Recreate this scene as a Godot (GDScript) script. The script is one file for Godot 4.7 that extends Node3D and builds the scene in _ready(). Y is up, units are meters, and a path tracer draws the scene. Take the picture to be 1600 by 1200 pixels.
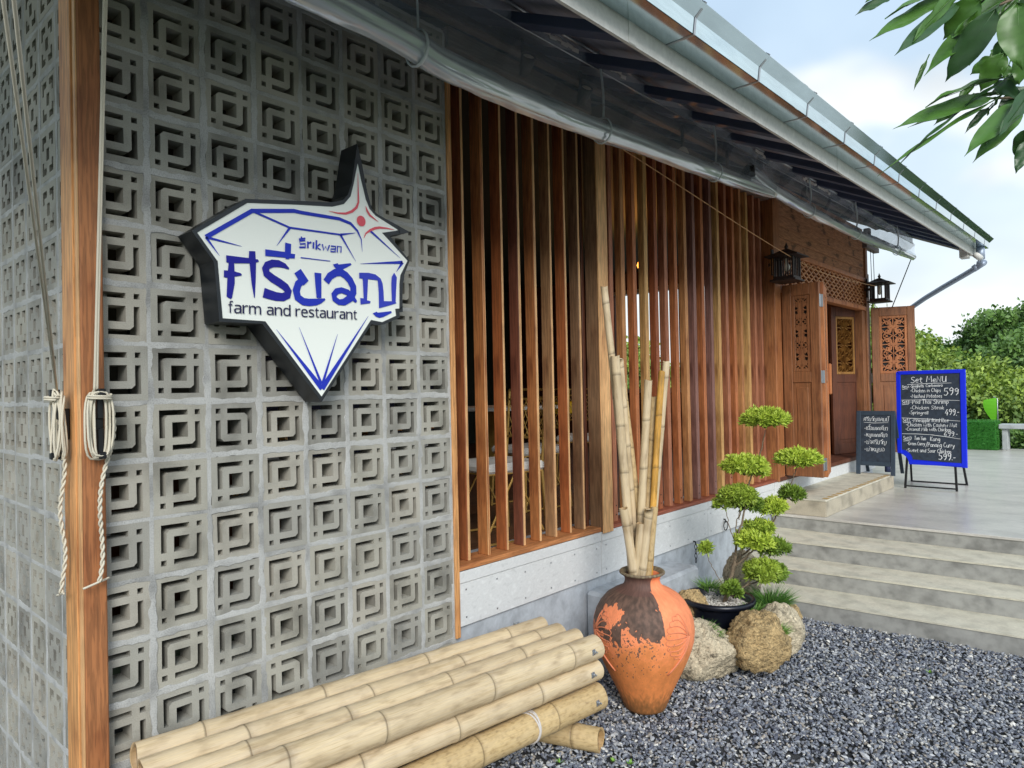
extends Node3D

var M := {}
var T := {}
var taken := {}
var rng := RandomNumberGenerator.new()


func rf(a: float, b: float) -> float:
	return rng.randf_range(a, b)


func numbered(called: String) -> String:
	var n: int = taken.get(called, 0)
	taken[called] = n + 1
	return called if n == 0 else "%s_%03d" % [called, n]


func thing(called: String, label: String, category: String, at := Vector3.ZERO, group := "") -> Node3D:
	var o := Node3D.new()
	o.name = numbered(called)
	o.position = at
	add_child(o)
	tag(o, label, category, group)
	return o


func tag(o: Node, label: String, category: String, group := "") -> void:
	o.set_meta("label", label)
	o.set_meta("category", category)
	if group:
		o.set_meta("group", group)


func begin(smooth := false) -> SurfaceTool:
	var st := SurfaceTool.new()
	st.begin(Mesh.PRIMITIVE_TRIANGLES)
	st.set_smooth_group(0 if smooth else -1)
	return st


func done(st: SurfaceTool) -> ArrayMesh:
	st.generate_normals()
	return st.commit()


func put(called: String, st: SurfaceTool, m: Material, parent: Node = null) -> MeshInstance3D:
	return put_mesh(called, done(st), m, parent)


func put_mesh(called: String, mesh: Mesh, m: Material, parent: Node = null, at := Transform3D()) -> MeshInstance3D:
	var o := MeshInstance3D.new()
	o.mesh = mesh
	o.material_override = m
	o.transform = at
	if parent:
		var n := 0
		var k := called
		while parent.has_node(NodePath(k)):
			n += 1
			k = "%s_%03d" % [called, n]
		o.name = k
		parent.add_child(o, true)
	else:
		o.name = numbered(called)
		add_child(o, true)
	return o


func fast_part(called: String, n: int, mesh: Mesh, m: Material, parent: Node, at: Transform3D) -> MeshInstance3D:
	var o := MeshInstance3D.new()
	o.mesh = mesh
	o.material_override = m
	o.transform = at
	o.name = called if n == 0 else "%s_%03d" % [called, n]
	parent.add_child(o, true)
	return o


func structure(called: String, st: SurfaceTool, m: Material) -> MeshInstance3D:
	var o := put(called, st, m)
	o.set_meta("kind", "structure")
	return o


# ---- shapes: points counter-clockwise as seen from outside
func tri(st: SurfaceTool, a: Vector3, b: Vector3, c: Vector3) -> void:
	st.add_vertex(a)
	st.add_vertex(c)
	st.add_vertex(b)


func quad(st: SurfaceTool, a: Vector3, b: Vector3, c: Vector3, d: Vector3) -> void:
	tri(st, a, b, c)
	tri(st, a, c, d)


func quad_from(st: SurfaceTool, a: Vector3, b: Vector3, c: Vector3, d: Vector3, inside: Vector3) -> void:
	if (b - a).cross(c - a).dot((a + b + c + d) / 4.0 - inside) < 0.0:
		quad(st, a, d, c, b)
	else:
		quad(st, a, b, c, d)


func hexa(st: SurfaceTool, p: Array) -> void:   # eight corners: bottom ring 0-3, top ring 4-7
	var mid := Vector3.ZERO
	for q in p:
		mid += q / 8.0
	for f in [[0, 1, 2, 3], [4, 5, 6, 7], [0, 1, 5, 4], [1, 2, 6, 5], [2, 3, 7, 6], [3, 0, 4, 7]]:
		quad_from(st, p[f[0]], p[f[1]], p[f[2]], p[f[3]], mid)


func bbox(st: SurfaceTool, c: Vector3, s: Vector3, ch := 0.003, b := Basis()) -> void:
	var h := s * 0.5
	var e := minf(ch, minf(h.x, minf(h.y, h.z)) * 0.6)
	var pt := func(k: int, sg: Vector3) -> Vector3:
		var v := Vector3(sg.x * (h.x - e), sg.y * (h.y - e), sg.z * (h.z - e))
		v[k] = sg[k] * h[k]
		return c + b * v
	for k in 3:
		var i := (k + 1) % 3
		var j := (k + 2) % 3
		for sk in [-1.0, 1.0]:
			var q := []
			for o in [[-1, -1], [1, -1], [1, 1], [-1, 1]]:
				var sg := Vector3()
				sg[k] = sk
				sg[i] = o[0]
				sg[j] = o[1]
				q.append(pt.call(k, sg))
			quad_from(st, q[0], q[1], q[2], q[3], c)
			for si in [-1.0, 1.0]:
				var lo := Vector3()
				lo[k] = sk
				lo[i] = si
				lo[j] = -1
				var hi := lo
				hi[j] = 1
				quad_from(st, pt.call(k, lo), pt.call(k, hi), pt.call(i, hi), pt.call(i, lo), c)
	for sx in [-1.0, 1.0]:
		for sy in [-1.0, 1.0]:
			for sz in [-1.0, 1.0]:
				var sg := Vector3(sx, sy, sz)
				var a: Vector3 = pt.call(0, sg)
				var d: Vector3 = pt.call(1, sg)
				var f: Vector3 = pt.call(2, sg)
				if (d - a).cross(f - a).dot(a - c) < 0.0:
					tri(st, a, f, d)
				else:
					tri(st, a, d, f)


func mm(st: SurfaceTool, a: Vector3, b: Vector3, ch := 0.003) -> void:   # a box between two corners
	bbox(st, (a + b) / 2.0, (b - a).abs(), ch)


func bar(st: SurfaceTool, a: Vector3, b: Vector3, w: float, d: float, ch := 0.002, up := Vector3.UP) -> void:   # a square bar from a to b
	var y := (b - a).normalized()
	if absf(y.dot(up)) > 0.98:
		up = Vector3.FORWARD
	var x := up.cross(y).normalized()
	bbox(st, (a + b) / 2.0, Vector3(w, a.distance_to(b), d), ch, Basis(x, y, x.cross(y)))


func tube(st: SurfaceTool, pts: Array, radii, sides := 10, caps := true, flat := 1.0) -> void:
	var rings := []
	var x := Vector3.ZERO
	var long := 0.0
	var along := []
	for i in pts.size():
		var d: Vector3 = (pts[mini(i + 1, pts.size() - 1)] - pts[maxi(i - 1, 0)]).normalized()
		if i > 0:
			long += pts[i].distance_to(pts[i - 1])
		along.append(long)
		if x == Vector3.ZERO:
			x = (Vector3.UP if absf(d.y) < 0.9 else Vector3.RIGHT).cross(d).normalized()
		else:
			x = (x - d * x.dot(d)).normalized()
		var y := d.cross(x)
		var r: float = radii[i] if radii is Array else radii
		var ring := []
		for k in sides:
			var a := TAU * k / sides
			ring.append(pts[i] + (x * cos(a) + y * sin(a) * flat) * r)
		rings.append(ring)
	for i in pts.size() - 1:
		for k in sides:
			var n := (k + 1) % sides
			quad(st, rings[i][k], rings[i][n], rings[i + 1][n], rings[i + 1][k])
	if caps:
		for e in [0, pts.size() - 1]:
			for k in sides:
				var n := (k + 1) % sides
				if e == 0:
					tri(st, pts[e], rings[e][n], rings[e][k])
				else:
					tri(st, pts[e], rings[e][k], rings[e][n])


func lathe(st: SurfaceTool, prof: Array, sides := 32, at := Vector3.ZERO) -> void:   # prof of Vector2(radius, height), bottom to top outside
	for i in prof.size() - 1:
		for k in sides:
			var a := TAU * k / sides
			var b := TAU * (k + 1) / sides
			var p: Vector2 = prof[i]
			var q: Vector2 = prof[i + 1]
			var pa := at + Vector3(sin(a) * p.x, p.y, cos(a) * p.x)
			var pb := at + Vector3(sin(b) * p.x, p.y, cos(b) * p.x)
			var qa := at + Vector3(sin(a) * q.x, q.y, cos(a) * q.x)
			var qb := at + Vector3(sin(b) * q.x, q.y, cos(b) * q.x)
			var va := 1.0 - float(i) / (prof.size() - 1)
			var vb := 1.0 - float(i + 1) / (prof.size() - 1)
			var ua := float(k) / sides
			var ub := float(k + 1) / sides
			if p.x > 0.0001:
				for v in [[pa, ua, va], [qb, ub, vb], [pb, ub, va]]:
					st.set_uv(Vector2(v[1], v[2]))
					st.add_vertex(v[0])
			if q.x > 0.0001:
				for v in [[pa, ua, va], [qa, ua, vb], [qb, ub, vb]]:
					st.set_uv(Vector2(v[1], v[2]))
					st.add_vertex(v[0])


func P2(a: Array) -> PackedVector2Array:
	var o := PackedVector2Array()
	for i in range(0, a.size(), 2):
		o.append(Vector2(a[i], a[i + 1]))
	return o


func plate(st: SurfaceTool, poly: PackedVector2Array, z: float) -> void:   # a flat print, facing +z
	var t := Geometry2D.triangulate_polygon(poly)
	for i in range(0, t.size(), 3):
		var a := poly[t[i]]
		var b := poly[t[i + 1]]
		var c := poly[t[i + 2]]
		if (b - a).cross(c - a) < 0.0:
			var s := b
			b = c
			c = s
		tri(st, Vector3(a.x, a.y, z), Vector3(b.x, b.y, z), Vector3(c.x, c.y, z))


func rim_wall(st: SurfaceTool, poly: PackedVector2Array, z0: float, z1: float, outward := true) -> void:
	var ccw := not Geometry2D.is_polygon_clockwise(poly)
	for i in poly.size():
		var a := poly[i]
		var b := poly[(i + 1) % poly.size()]
		if ccw == outward:
			quad(st, Vector3(a.x, a.y, z0), Vector3(b.x, b.y, z0), Vector3(b.x, b.y, z1), Vector3(a.x, a.y, z1))
		else:
			quad(st, Vector3(b.x, b.y, z0), Vector3(a.x, a.y, z0), Vector3(a.x, a.y, z1), Vector3(b.x, b.y, z1))


func ribbon(st: SurfaceTool, a: Array, z: float, deep := 0.0) -> void:   # x, y, width triples along a line drawn on a plane; with a depth it becomes a fret
	var n := a.size() / 3
	var l := []
	var r := []
	for i in n:
		var p := Vector2(a[i * 3], a[i * 3 + 1])
		var i0 := maxi(i - 1, 0)
		var i1 := mini(i + 1, n - 1)
		var d := (Vector2(a[i1 * 3], a[i1 * 3 + 1]) - Vector2(a[i0 * 3], a[i0 * 3 + 1])).normalized()
		var w: float = a[i * 3 + 2] * 0.5
		var s := Vector2(-d.y, d.x) * w
		l.append(p + s)
		r.append(p - s)
	for i in n - 1:
		var q := [r[i], r[i + 1], l[i + 1], l[i]]
		var v := []
		for p in q:
			v.append(Vector3(p.x, p.y, z))
		quad(st, v[0], v[1], v[2], v[3])
		z += 0.000012
		if deep > 0.0:
			var back := Vector3(0, 0, -deep)
			quad(st, v[1], v[0], v[0] + back, v[1] + back)
			quad(st, v[3], v[2], v[2] + back, v[3] + back)


func mix_line(pts: Array, w0: float, w1: float) -> Array:
	var o := []
	for i in pts.size():
		o.append_array([pts[i].x, pts[i].y, lerpf(w0, w1, float(i) / maxi(1, pts.size() - 1))])
	return o


func curve(pts: Array, steps := 6) -> Array:   # a smooth path through points
	var o := []
	for i in pts.size() - 1:
		var a: Vector3 = pts[maxi(i - 1, 0)]
		var b: Vector3 = pts[i]
		var c: Vector3 = pts[i + 1]
		var d: Vector3 = pts[mini(i + 2, pts.size() - 1)]
		for k in steps:
			o.append(b.cubic_interpolate(c, a, d, float(k) / steps))
	o.append(pts[-1])
	return o


func multi(called: String, mesh: Mesh, m: Material, places: Array, cols: Array, parent: Node = null) -> MultiMeshInstance3D:
	var mu := MultiMesh.new()
	mu.transform_format = MultiMesh.TRANSFORM_3D
	mu.use_colors = cols.size() > 0
	mu.mesh = mesh
	mu.instance_count = places.size()
	for i in places.size():
		mu.set_instance_transform(i, places[i])
		if cols.size():
			mu.set_instance_color(i, cols[i])
	var o := MultiMeshInstance3D.new()
	o.multimesh = mu
	o.material_override = m
	if parent:
		o.name = called
		parent.add_child(o, true)
	else:
		o.name = numbered(called)
		add_child(o, true)
	o.set_meta("kind", "stuff")
	return o


# ---- textures and materials
func ntex(salt: int, freq: float, ramp: Array, oct := 4, size := 256, cellular := false) -> NoiseTexture2D:
	var n := FastNoiseLite.new()
	n.seed = salt
	n.frequency = freq
	n.fractal_octaves = oct
	n.noise_type = FastNoiseLite.TYPE_CELLULAR if cellular else FastNoiseLite.TYPE_SIMPLEX_SMOOTH
	var g := Gradient.new()
	var offs := PackedFloat32Array()
	var cols := PackedColorArray()
	for r in ramp:
		offs.append(r[0])
		cols.append(r[1] if r[1] is Color else Color(r[1], r[1], r[1]))
	g.offsets = offs
	g.colors = cols
	var t := NoiseTexture2D.new()
	t.width = size
	t.height = size
	t.seamless = true
	t.noise = n
	t.color_ramp = g
	return t


func mat(c: Color, rough := 0.8, metal := 0.0) -> StandardMaterial3D:
	var m := StandardMaterial3D.new()
	m.albedo_color = c
	m.roughness = rough
	m.metallic = metal
	return m


func skin(c: Color, rough: float, tex: Texture2D, scale: Vector3, detail: Texture2D = null, dscale := Vector3.ONE, relief := 0.0, world := true, bump: Texture2D = null) -> StandardMaterial3D:
	var m := mat(c, rough)
	m.albedo_texture = tex
	m.uv1_triplanar = true
	m.uv1_world_triplanar = world
	m.uv1_scale = scale
	if detail:
		m.detail_enabled = true
		m.detail_albedo = detail
		m.detail_blend_mode = BaseMaterial3D.BLEND_MODE_MUL
		m.detail_uv_layer = BaseMaterial3D.DETAIL_UV_2
		m.uv2_triplanar = true
		m.uv2_world_triplanar = world
		m.uv2_scale = dscale
	if relief != 0.0:
		m.heightmap_enabled = true
		m.heightmap_scale = relief
		m.heightmap_texture = bump if bump else tex
	return m


func wood(c: Color, axis := 1, rough := 0.62) -> StandardMaterial3D:
	var s := Vector3(7.5, 7.5, 7.5)
	s[axis] = 0.35
	var d := Vector3(2.2, 2.2, 2.2)
	d[axis] = 0.7
	return skin(c, rough, T.grain, s, T.blotch, d, 0.03)


func clear(c: Color, a: float, rough := 0.05) -> StandardMaterial3D:
	var m := mat(Color(c.r, c.g, c.b, a), rough)
	m.transparency = BaseMaterial3D.TRANSPARENCY_ALPHA
	m.cull_mode = BaseMaterial3D.CULL_DISABLED
	return m


func materials() -> void:
	T.grain = ntex(3, 0.02, [[0.0, 0.66], [0.3, 0.88], [0.47, 0.80], [0.52, 0.95], [0.75, 1.0], [1.0, 0.82]], 5, 512)
	T.soft = ntex(23, 0.02, [[0.0, 0.86], [0.4, 0.95], [0.55, 0.92], [1.0, 1.0]], 5, 512)
	T.cane = ntex(31, 0.02, [[0.0, Color(0.78, 0.73, 0.67)], [0.25, Color(0.93, 0.91, 0.87)], [0.5, Color(1, 0.99, 0.96)], [0.62, Color(0.93, 0.92, 0.91)], [1.0, Color(1, 1, 1)]], 6, 512)
	T.weather = ntex(37, 0.018, [[0.0, Color(0.72, 0.69, 0.66)], [0.25, Color(0.87, 0.85, 0.83)], [0.42, Color(0.96, 0.95, 0.94)], [1.0, Color(1, 1, 1)]], 6, 512)
	T.rock = ntex(29, 0.03, [[0.0, 0.30], [0.3, 0.62], [0.45, 0.86], [0.6, 0.72], [0.75, 1.0], [1.0, 0.9]], 6, 512)
	T.blotch = ntex(5, 0.012, [[0.0, Color(0.72, 0.64, 0.60)], [0.35, Color(0.93, 0.90, 0.88)], [1.0, Color(1, 1, 1)]], 4)
	T.grit = ntex(7, 0.12, [[0.0, 0.45], [0.2, 0.8], [0.5, 0.92], [1.0, 1.0]], 4, 512)
	T.stain = ntex(11, 0.01, [[0.0, 0.72], [0.3, 0.86], [0.5, 0.95], [1.0, 1.0]], 6)
	T.pits = ntex(13, 0.08, [[0.0, 0.25], [0.12, 0.85], [1.0, 1.0]], 2, 512, true)
	T.patch = ntex(17, 0.01, [[0.0, 0.58], [0.22, 0.68], [0.27, 0.92], [0.7, 1.0], [1.0, 0.96]], 5)
	T.smear = ntex(19, 0.02, [[0.0, 0.84], [0.5, 0.95], [1.0, 1.0]], 5)
	var k := 0
	for c in [Color(0.735, 0.725, 0.675), Color(0.71, 0.705, 0.665), Color(0.755, 0.74, 0.69), Color(0.685, 0.68, 0.645)]:
		M["block%d" % k] = skin(c, 0.95, T.grit, Vector3(5, 5, 5), T.stain, Vector3(1.3, 1.1, 1.2), 0.16, true, T.grit)
		k += 1
	M.mortar = skin(Color(0.785, 0.79, 0.78), 0.95, T.grit, Vector3(3, 3, 3), T.stain, Vector3(1.7, 1.5, 1.6), 0.10, true, T.smear)
	k = 0
	for c in [Color(0.64, 0.38, 0.22), Color(0.76, 0.50, 0.29), Color(0.68, 0.40, 0.22), Color(0.51, 0.30, 0.22), Color(0.74, 0.48, 0.28), Color(0.69, 0.53, 0.37), Color(0.73, 0.43, 0.24), Color(0.58, 0.45, 0.33)]:
		M["slat%d" % k] = wood(c)
		k += 1
	k = 0
	for c in [Color(0.66, 0.38, 0.23), Color(0.72, 0.47, 0.34), Color(0.80, 0.57, 0.36), Color(0.76, 0.47, 0.28), Color(0.86, 0.68, 0.43), Color(0.58, 0.42, 0.38)]:
		M["stave%d" % k] = wood(c)
		k += 1
	M.edge = wood(Color(0.95, 0.76, 0.54))
	M.post = wood(Color(0.71, 0.47, 0.29))
	M.post_pale = wood(Color(0.90, 0.67, 0.43))
	M.post_front = wood(Color(0.95, 0.75, 0.52))
	M.sill = wood(Color(0.80, 0.54, 0.33), 0)
	M.sill_red = wood(Color(0.66, 0.38, 0.28), 0)
	M.teak = wood(Color(0.61, 0.41, 0.26))
	M.teak_dark = wood(Color(0.42, 0.24, 0.15))
	M.teak_light = wood(Color(0.76, 0.49, 0.29))
	M.plank = skin(Color(0.72, 0.50, 0.35), 0.85, T.grain, Vector3(0.5, 7, 7), T.patch, Vector3(1.1, 2.5, 2.0), 0.12)
	M.lattice = wood(Color(0.80, 0.56, 0.36))
	M.beam = wood(Color(0.47, 0.42, 0.40), 0)
	M.lantern = wood(Color(0.19, 0.14, 0.13), 1, 0.55)
	M.rafter_side = mat(Color(0.24, 0.28, 0.38), 0.6)
	M.roof_under = skin(Color(0.68, 0.68, 0.74), 0.7, T.smear, Vector3(0.5, 4, 4))
	M.roof_top = mat(Color(0.30, 0.34, 0.42), 0.45, 0.3)
	M.fascia = skin(Color(0.91, 0.91, 0.89), 0.6, T.soft, Vector3(1, 1, 1))
	M.gutter = skin(Color(0.81, 0.89, 0.92), 0.11, T.soft, Vector3(0.15, 1, 1))
	M.gutter.metallic = 0.92
	M.steel = mat(Color(0.68, 0.70, 0.72), 0.35, 0.9)
	M.pipe = mat(Color(0.60, 0.65, 0.72), 0.45, 0.35)
	M.trim = skin(Color(0.87, 0.88, 0.88), 0.75, T.soft, Vector3(1.2, 2, 1.2), null, Vector3.ONE, 0.02)
	M.plinth = skin(Color(0.77, 0.80, 0.83), 0.85, T.smear, Vector3(1.6, 1.2, 1.6), T.soft, Vector3(1.1, 1.1, 1.1), 0.05)
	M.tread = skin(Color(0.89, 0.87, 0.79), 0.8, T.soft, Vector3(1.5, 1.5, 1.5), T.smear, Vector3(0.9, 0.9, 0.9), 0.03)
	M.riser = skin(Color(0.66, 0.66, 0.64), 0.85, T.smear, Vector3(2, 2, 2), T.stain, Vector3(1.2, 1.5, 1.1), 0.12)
	M.deck = skin(Color(0.86, 0.845, 0.81), 0.30, T.soft, Vector3(0.8, 0.8, 0.8), T.smear, Vector3(0.5, 0.5, 0.25))
	M.tile = skin(Color(0.82, 0.78, 0.69), 0.6, T.grit, Vector3(3, 3, 3), T.stain, Vector3(1, 1, 1))
	M.dash = mat(Color(0.70, 0.58, 0.36), 0.7)
	M.black = mat(Color(0.05, 0.06, 0.075), 0.45)
	M.dark = mat(Color(0.07, 0.07, 0.075), 0.7)
	M.sign_black = skin(Color(0.13, 0.15, 0.17), 0.4, T.smear, Vector3(2, 2, 2))
	M.sign_white = mat(Color(0.93, 0.95, 0.925), 0.4)
	M.blue = mat(Color(0.06, 0.17, 0.70), 0.6)
	M.blue_deep = mat(Color(0.02, 0.02, 0.56), 0.6)
	M.blue_soft = mat(Color(0.17, 0.23, 0.72), 0.6)
	M.navy = mat(Color(0.05, 0.06, 0.27), 0.6)
	M.red = mat(Color(0.86, 0.32, 0.38), 0.4)
	M.rope = skin(Color(0.90, 0.87, 0.79), 0.9, T.grit, Vector3(20, 20, 20))
	M.pvc = clear(Color(0.80, 0.86, 0.90), 0.20, 0.05)
	M.pvc_hem = clear(Color(0.75, 0.80, 0.85), 0.35, 0.12)
	M.roll = skin(Color(0.93, 0.96, 0.99), 0.10, T.smear, Vector3(0.5, 8, 8), null, Vector3.ONE, 0.5)
	M.roll.metallic = 0.25
	M.roll.clearcoat_enabled = true
	M.roll.clearcoat_roughness = 0.05
	M.tape = mat(Color(0.78, 0.76, 0.74), 0.6)
	M.bulb = mat(Color(0.92, 0.90, 0.84), 0.2)
	M.bamboo = skin(Color(0.88, 0.815, 0.70), 0.5, T.cane, Vector3(0.35, 9, 9), T.weather, Vector3(0.6, 2.2, 2.2), 0.03, false)
	M.bamboo.vertex_color_use_as_albedo = true
	M.bamboo_old = skin(Color(0.84, 0.75, 0.58), 0.6, T.cane, Vector3(0.5, 9, 9), T.weather, Vector3(2.2, 5, 5), 0.05, false)
	M.bamboo_old.vertex_color_use_as_albedo = true
	M.cane = skin(Color(0.80, 0.68, 0.47), 0.55, T.grain, Vector3(6, 0.5, 6), T.stain, Vector3(6, 2, 6), 0.05, false)
	M.cane.vertex_color_use_as_albedo = true
	M.cane_grey = skin(Color(0.71, 0.60, 0.44), 0.6, T.grain, Vector3(6, 0.5, 6), T.patch, Vector3(9, 4, 9), 0.05, false)
	M.cane_grey.vertex_color_use_as_albedo = true
	M.cane_gold = skin(Color(0.87, 0.66, 0.33), 0.5, T.grain, Vector3(6, 0.5, 6), T.stain, Vector3(6, 2, 6), 0.05, false)
	M.cane_gold.vertex_color_use_as_albedo = true
	M.cane_gold2 = skin(Color(0.90, 0.68, 0.32), 0.5, T.grain, Vector3(0.6, 5, 5), T.stain, Vector3(1.2, 3, 3), 0.06, false)
	M.cane_gold2.vertex_color_use_as_albedo = true
	M.plastic = mat(Color(0.06, 0.075, 0.12), 0.35)
	M.soil = skin(Color(0.25, 0.19, 0.14), 0.95, T.grit, Vector3(8, 8, 8))
	M.bark = skin(Color(0.52, 0.46, 0.38), 0.9, T.grain, Vector3(20, 5, 20), null, Vector3.ONE, 0.15)
	M.rock_grey = skin(Color(0.98, 0.92, 0.79), 0.95, T.rock, Vector3(4, 4, 4), T.patch, Vector3(5, 5, 5), 1.2, true, T.rock)
	M.rock_tan = skin(Color(0.96, 0.83, 0.60), 0.95, T.rock, Vector3(5, 5, 5), T.patch, Vector3(6, 6, 6), 1.8, true, T.rock)
	M.stone = mat(Color(1, 1, 1), 0.8)
	M.stone.vertex_color_use_as_albedo = true
	M.leaf = mat(Color(1, 1, 1), 0.55)
	M.leaf.vertex_color_use_as_albedo = true
	M.leaf.cull_mode = BaseMaterial3D.CULL_DISABLED
	M.leaf.backlight_enabled = true
	M.leaf.backlight = Color(0.22, 0.30, 0.08)
	M.big_leaf = skin(Color(0.29, 0.46, 0.16), 0.4, T.smear, Vector3(5, 5, 5))
	M.big_leaf.cull_mode = BaseMaterial3D.CULL_DISABLED
	M.big_leaf.backlight_enabled = true
	M.big_leaf.backlight = Color(0.16, 0.26, 0.06)
	M.big_leaf_dark = skin(Color(0.18, 0.33, 0.15), 0.4, T.smear, Vector3(5, 5, 5))
	M.big_leaf_dark.cull_mode = BaseMaterial3D.CULL_DISABLED
	M.big_leaf_dark.backlight_enabled = true
	M.big_leaf_dark.backlight = Color(0.10, 0.19, 0.05)
	M.chalkboard = skin(Color(0.19, 0.24, 0.30), 0.75, T.smear, Vector3(3, 3, 3), T.stain, Vector3(5, 5, 5))
	M.chalk = mat(Color(0.86, 0.88, 0.89), 0.9)
	M.board_blue = mat(Color(0.03, 0.16, 0.86), 0.4)
	M.board_grey = skin(Color(0.20, 0.26, 0.32), 0.6, T.smear, Vector3(3, 3, 3))
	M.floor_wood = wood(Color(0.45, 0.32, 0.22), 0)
	M.gold = mat(Color(0.80, 0.65, 0.36), 0.4, 0.5)
	M.gold_wood = wood(Color(0.70, 0.52, 0.26))
	M.cushion = mat(Color(0.86, 0.86, 0.84), 0.8)
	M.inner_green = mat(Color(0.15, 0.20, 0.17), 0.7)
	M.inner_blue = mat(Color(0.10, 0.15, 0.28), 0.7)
	M.yellow = mat(Color(0.90, 0.76, 0.05), 0.5)
	M.turf = mat(Color(0.16, 0.42, 0.12), 0.9)
	M.lime = mat(Color(0.42, 0.74, 0.15), 0.5)
	M.cement = skin(Color(0.70, 0.72, 0.72), 0.85, T.smear, Vector3(1, 1, 1))
	M.earth = skin(Color(0.33, 0.34, 0.35), 0.95, T.grit, Vector3(9, 9, 9), T.stain, Vector3(0.7, 0.7, 0.7), 1.0)
	M.field = skin(Color(0.26, 0.33, 0.17), 0.95, T.smear, Vector3(0.3, 0.3, 0.3))


func _ready() -> void:
	rng.seed = 20
	var cam := Camera3D.new()
	cam.name = "camera"
	cam.transform = Transform3D(Basis(Vector3(0.671667, -0.020722, 0.740563), Vector3(0.005732, 0.999724, 0.022774), Vector3(-0.740831, -0.011052, 0.671601)), Vector3(-0.73068, 1.66035, 2.52640))
	cam.fov = 57.946
	cam.near = 0.05
	cam.far = 600.0
	add_child(cam)
	cam.current = true
	var env := Environment.new()
	env.background_mode = Environment.BG_SKY
	var sky := Sky.new()
	var pan := PanoramaSkyMaterial.new()
	pan.panorama = sky_picture()
	sky.sky_material = pan
	env.sky = sky
	env.background_energy_multiplier = 1.0
	env.tonemap_mode = Environment.TONE_MAPPER_LINEAR
	env.tonemap_exposure = 2.2
	env.sdfgi_enabled = true
	env.ssao_enabled = true
	env.ssil_enabled = true
	var we := WorldEnvironment.new()
	we.name = "world"
	we.environment = env
	add_child(we)
	var sun := DirectionalLight3D.new()
	sun.name = "sun"
	sun.light_color = Color(1.0, 0.985, 0.965)
	sun.light_energy = 0.44
	sun.light_angular_distance = 26.0
	sun.shadow_enabled = true
	add_child(sun)
	sun.look_at_from_position(Vector3(-5.6, 5.0, 6.8), Vector3.ZERO)
	materials()
	ground()
	screen_walls()
	corner()
	slat_screens()
	plinth()
	entrance()
	room()
	roof()
	stairs()
	gem_sign()
	blinds()
	bench()
	jar()
	bonsai()
	rocks()
	boards()
	terrace_end()
	trees()
	branch()
	gravel()


func sky_picture() -> ImageTexture:
	var w := 768
	var h := 384
	var im := Image.create(w, h, false, Image.FORMAT_RGBF)
	var n := FastNoiseLite.new()
	n.seed = 4
	n.frequency = 1.5
	n.fractal_octaves = 5
	n.fractal_gain = 0.5
	for y in h:
		var up := PI * (0.5 - (y + 0.5) / h)
		for x in w:
			var a := TAU * (x + 0.5) / w
			var d := Vector3(cos(up) * sin(a), sin(up), cos(up) * cos(a))
			var e := maxf(d.y, 0.0)
			var q := d / (0.35 + e) * 1.1
			var cloud := smoothstep(-0.16, 0.22, n.get_noise_3d(q.x, q.y * 0.5, q.z))
			cloud = maxf(cloud, 1.0 - smoothstep(0.0, 0.22, e) * 0.75)
			var puff := 0.86 + 0.3 * n.get_noise_3d(q.x * 2.0 + 9.0, q.y, q.z * 2.0)
			var blue := Color(0.19, 0.29, 0.41).lerp(Color(0.40, 0.47, 0.51), 1.0 - smoothstep(0.0, 0.55, e))
			var c := blue.lerp(Color(0.53, 0.56, 0.575) * puff, cloud)
			if d.y < 0.0:
				c = Color(0.22, 0.23, 0.22)
			im.set_pixel(x, y, c)
	return ImageTexture.create_from_image(im)


# ---- the ground and its gravel
func ground() -> void:
	var st := begin()
	quad(st, Vector3(-150, -0.03, 200), Vector3(300, -0.03, 200), Vector3(300, -0.03, -300), Vector3(-150, -0.03, -300))
	structure("ground", st, M.field)
	st = begin()
	quad(st, Vector3(-3.5, -0.012, 6.5), Vector3(7.5, -0.012, 6.5), Vector3(7.5, -0.012, -2.0), Vector3(-3.5, -0.012, -2.0))
	structure("gravel_bed", st, M.earth)


func stone_mesh(salt: int) -> ArrayMesh:
	var r := RandomNumberGenerator.new()
	r.seed = salt
	var st := begin()
	var base := [Vector3(0, 1, 0), Vector3(0, -1, 0)]
	for k in 5:
		base.append(Vector3(cos(TAU * k / 5.0), 0.1, sin(TAU * k / 5.0)))
	for i in base.size():
		base[i] = base[i] * r.randf_range(0.72, 1.15) + Vector3(r.randf_range(-0.2, 0.2), r.randf_range(-0.15, 0.15), r.randf_range(-0.2, 0.2))
	for k in 5:
		var a: Vector3 = base[2 + k]
		var b: Vector3 = base[2 + (k + 1) % 5]
		tri(st, base[0], b, a)
		tri(st, base[1], a, b)
	return done(st)


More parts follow.
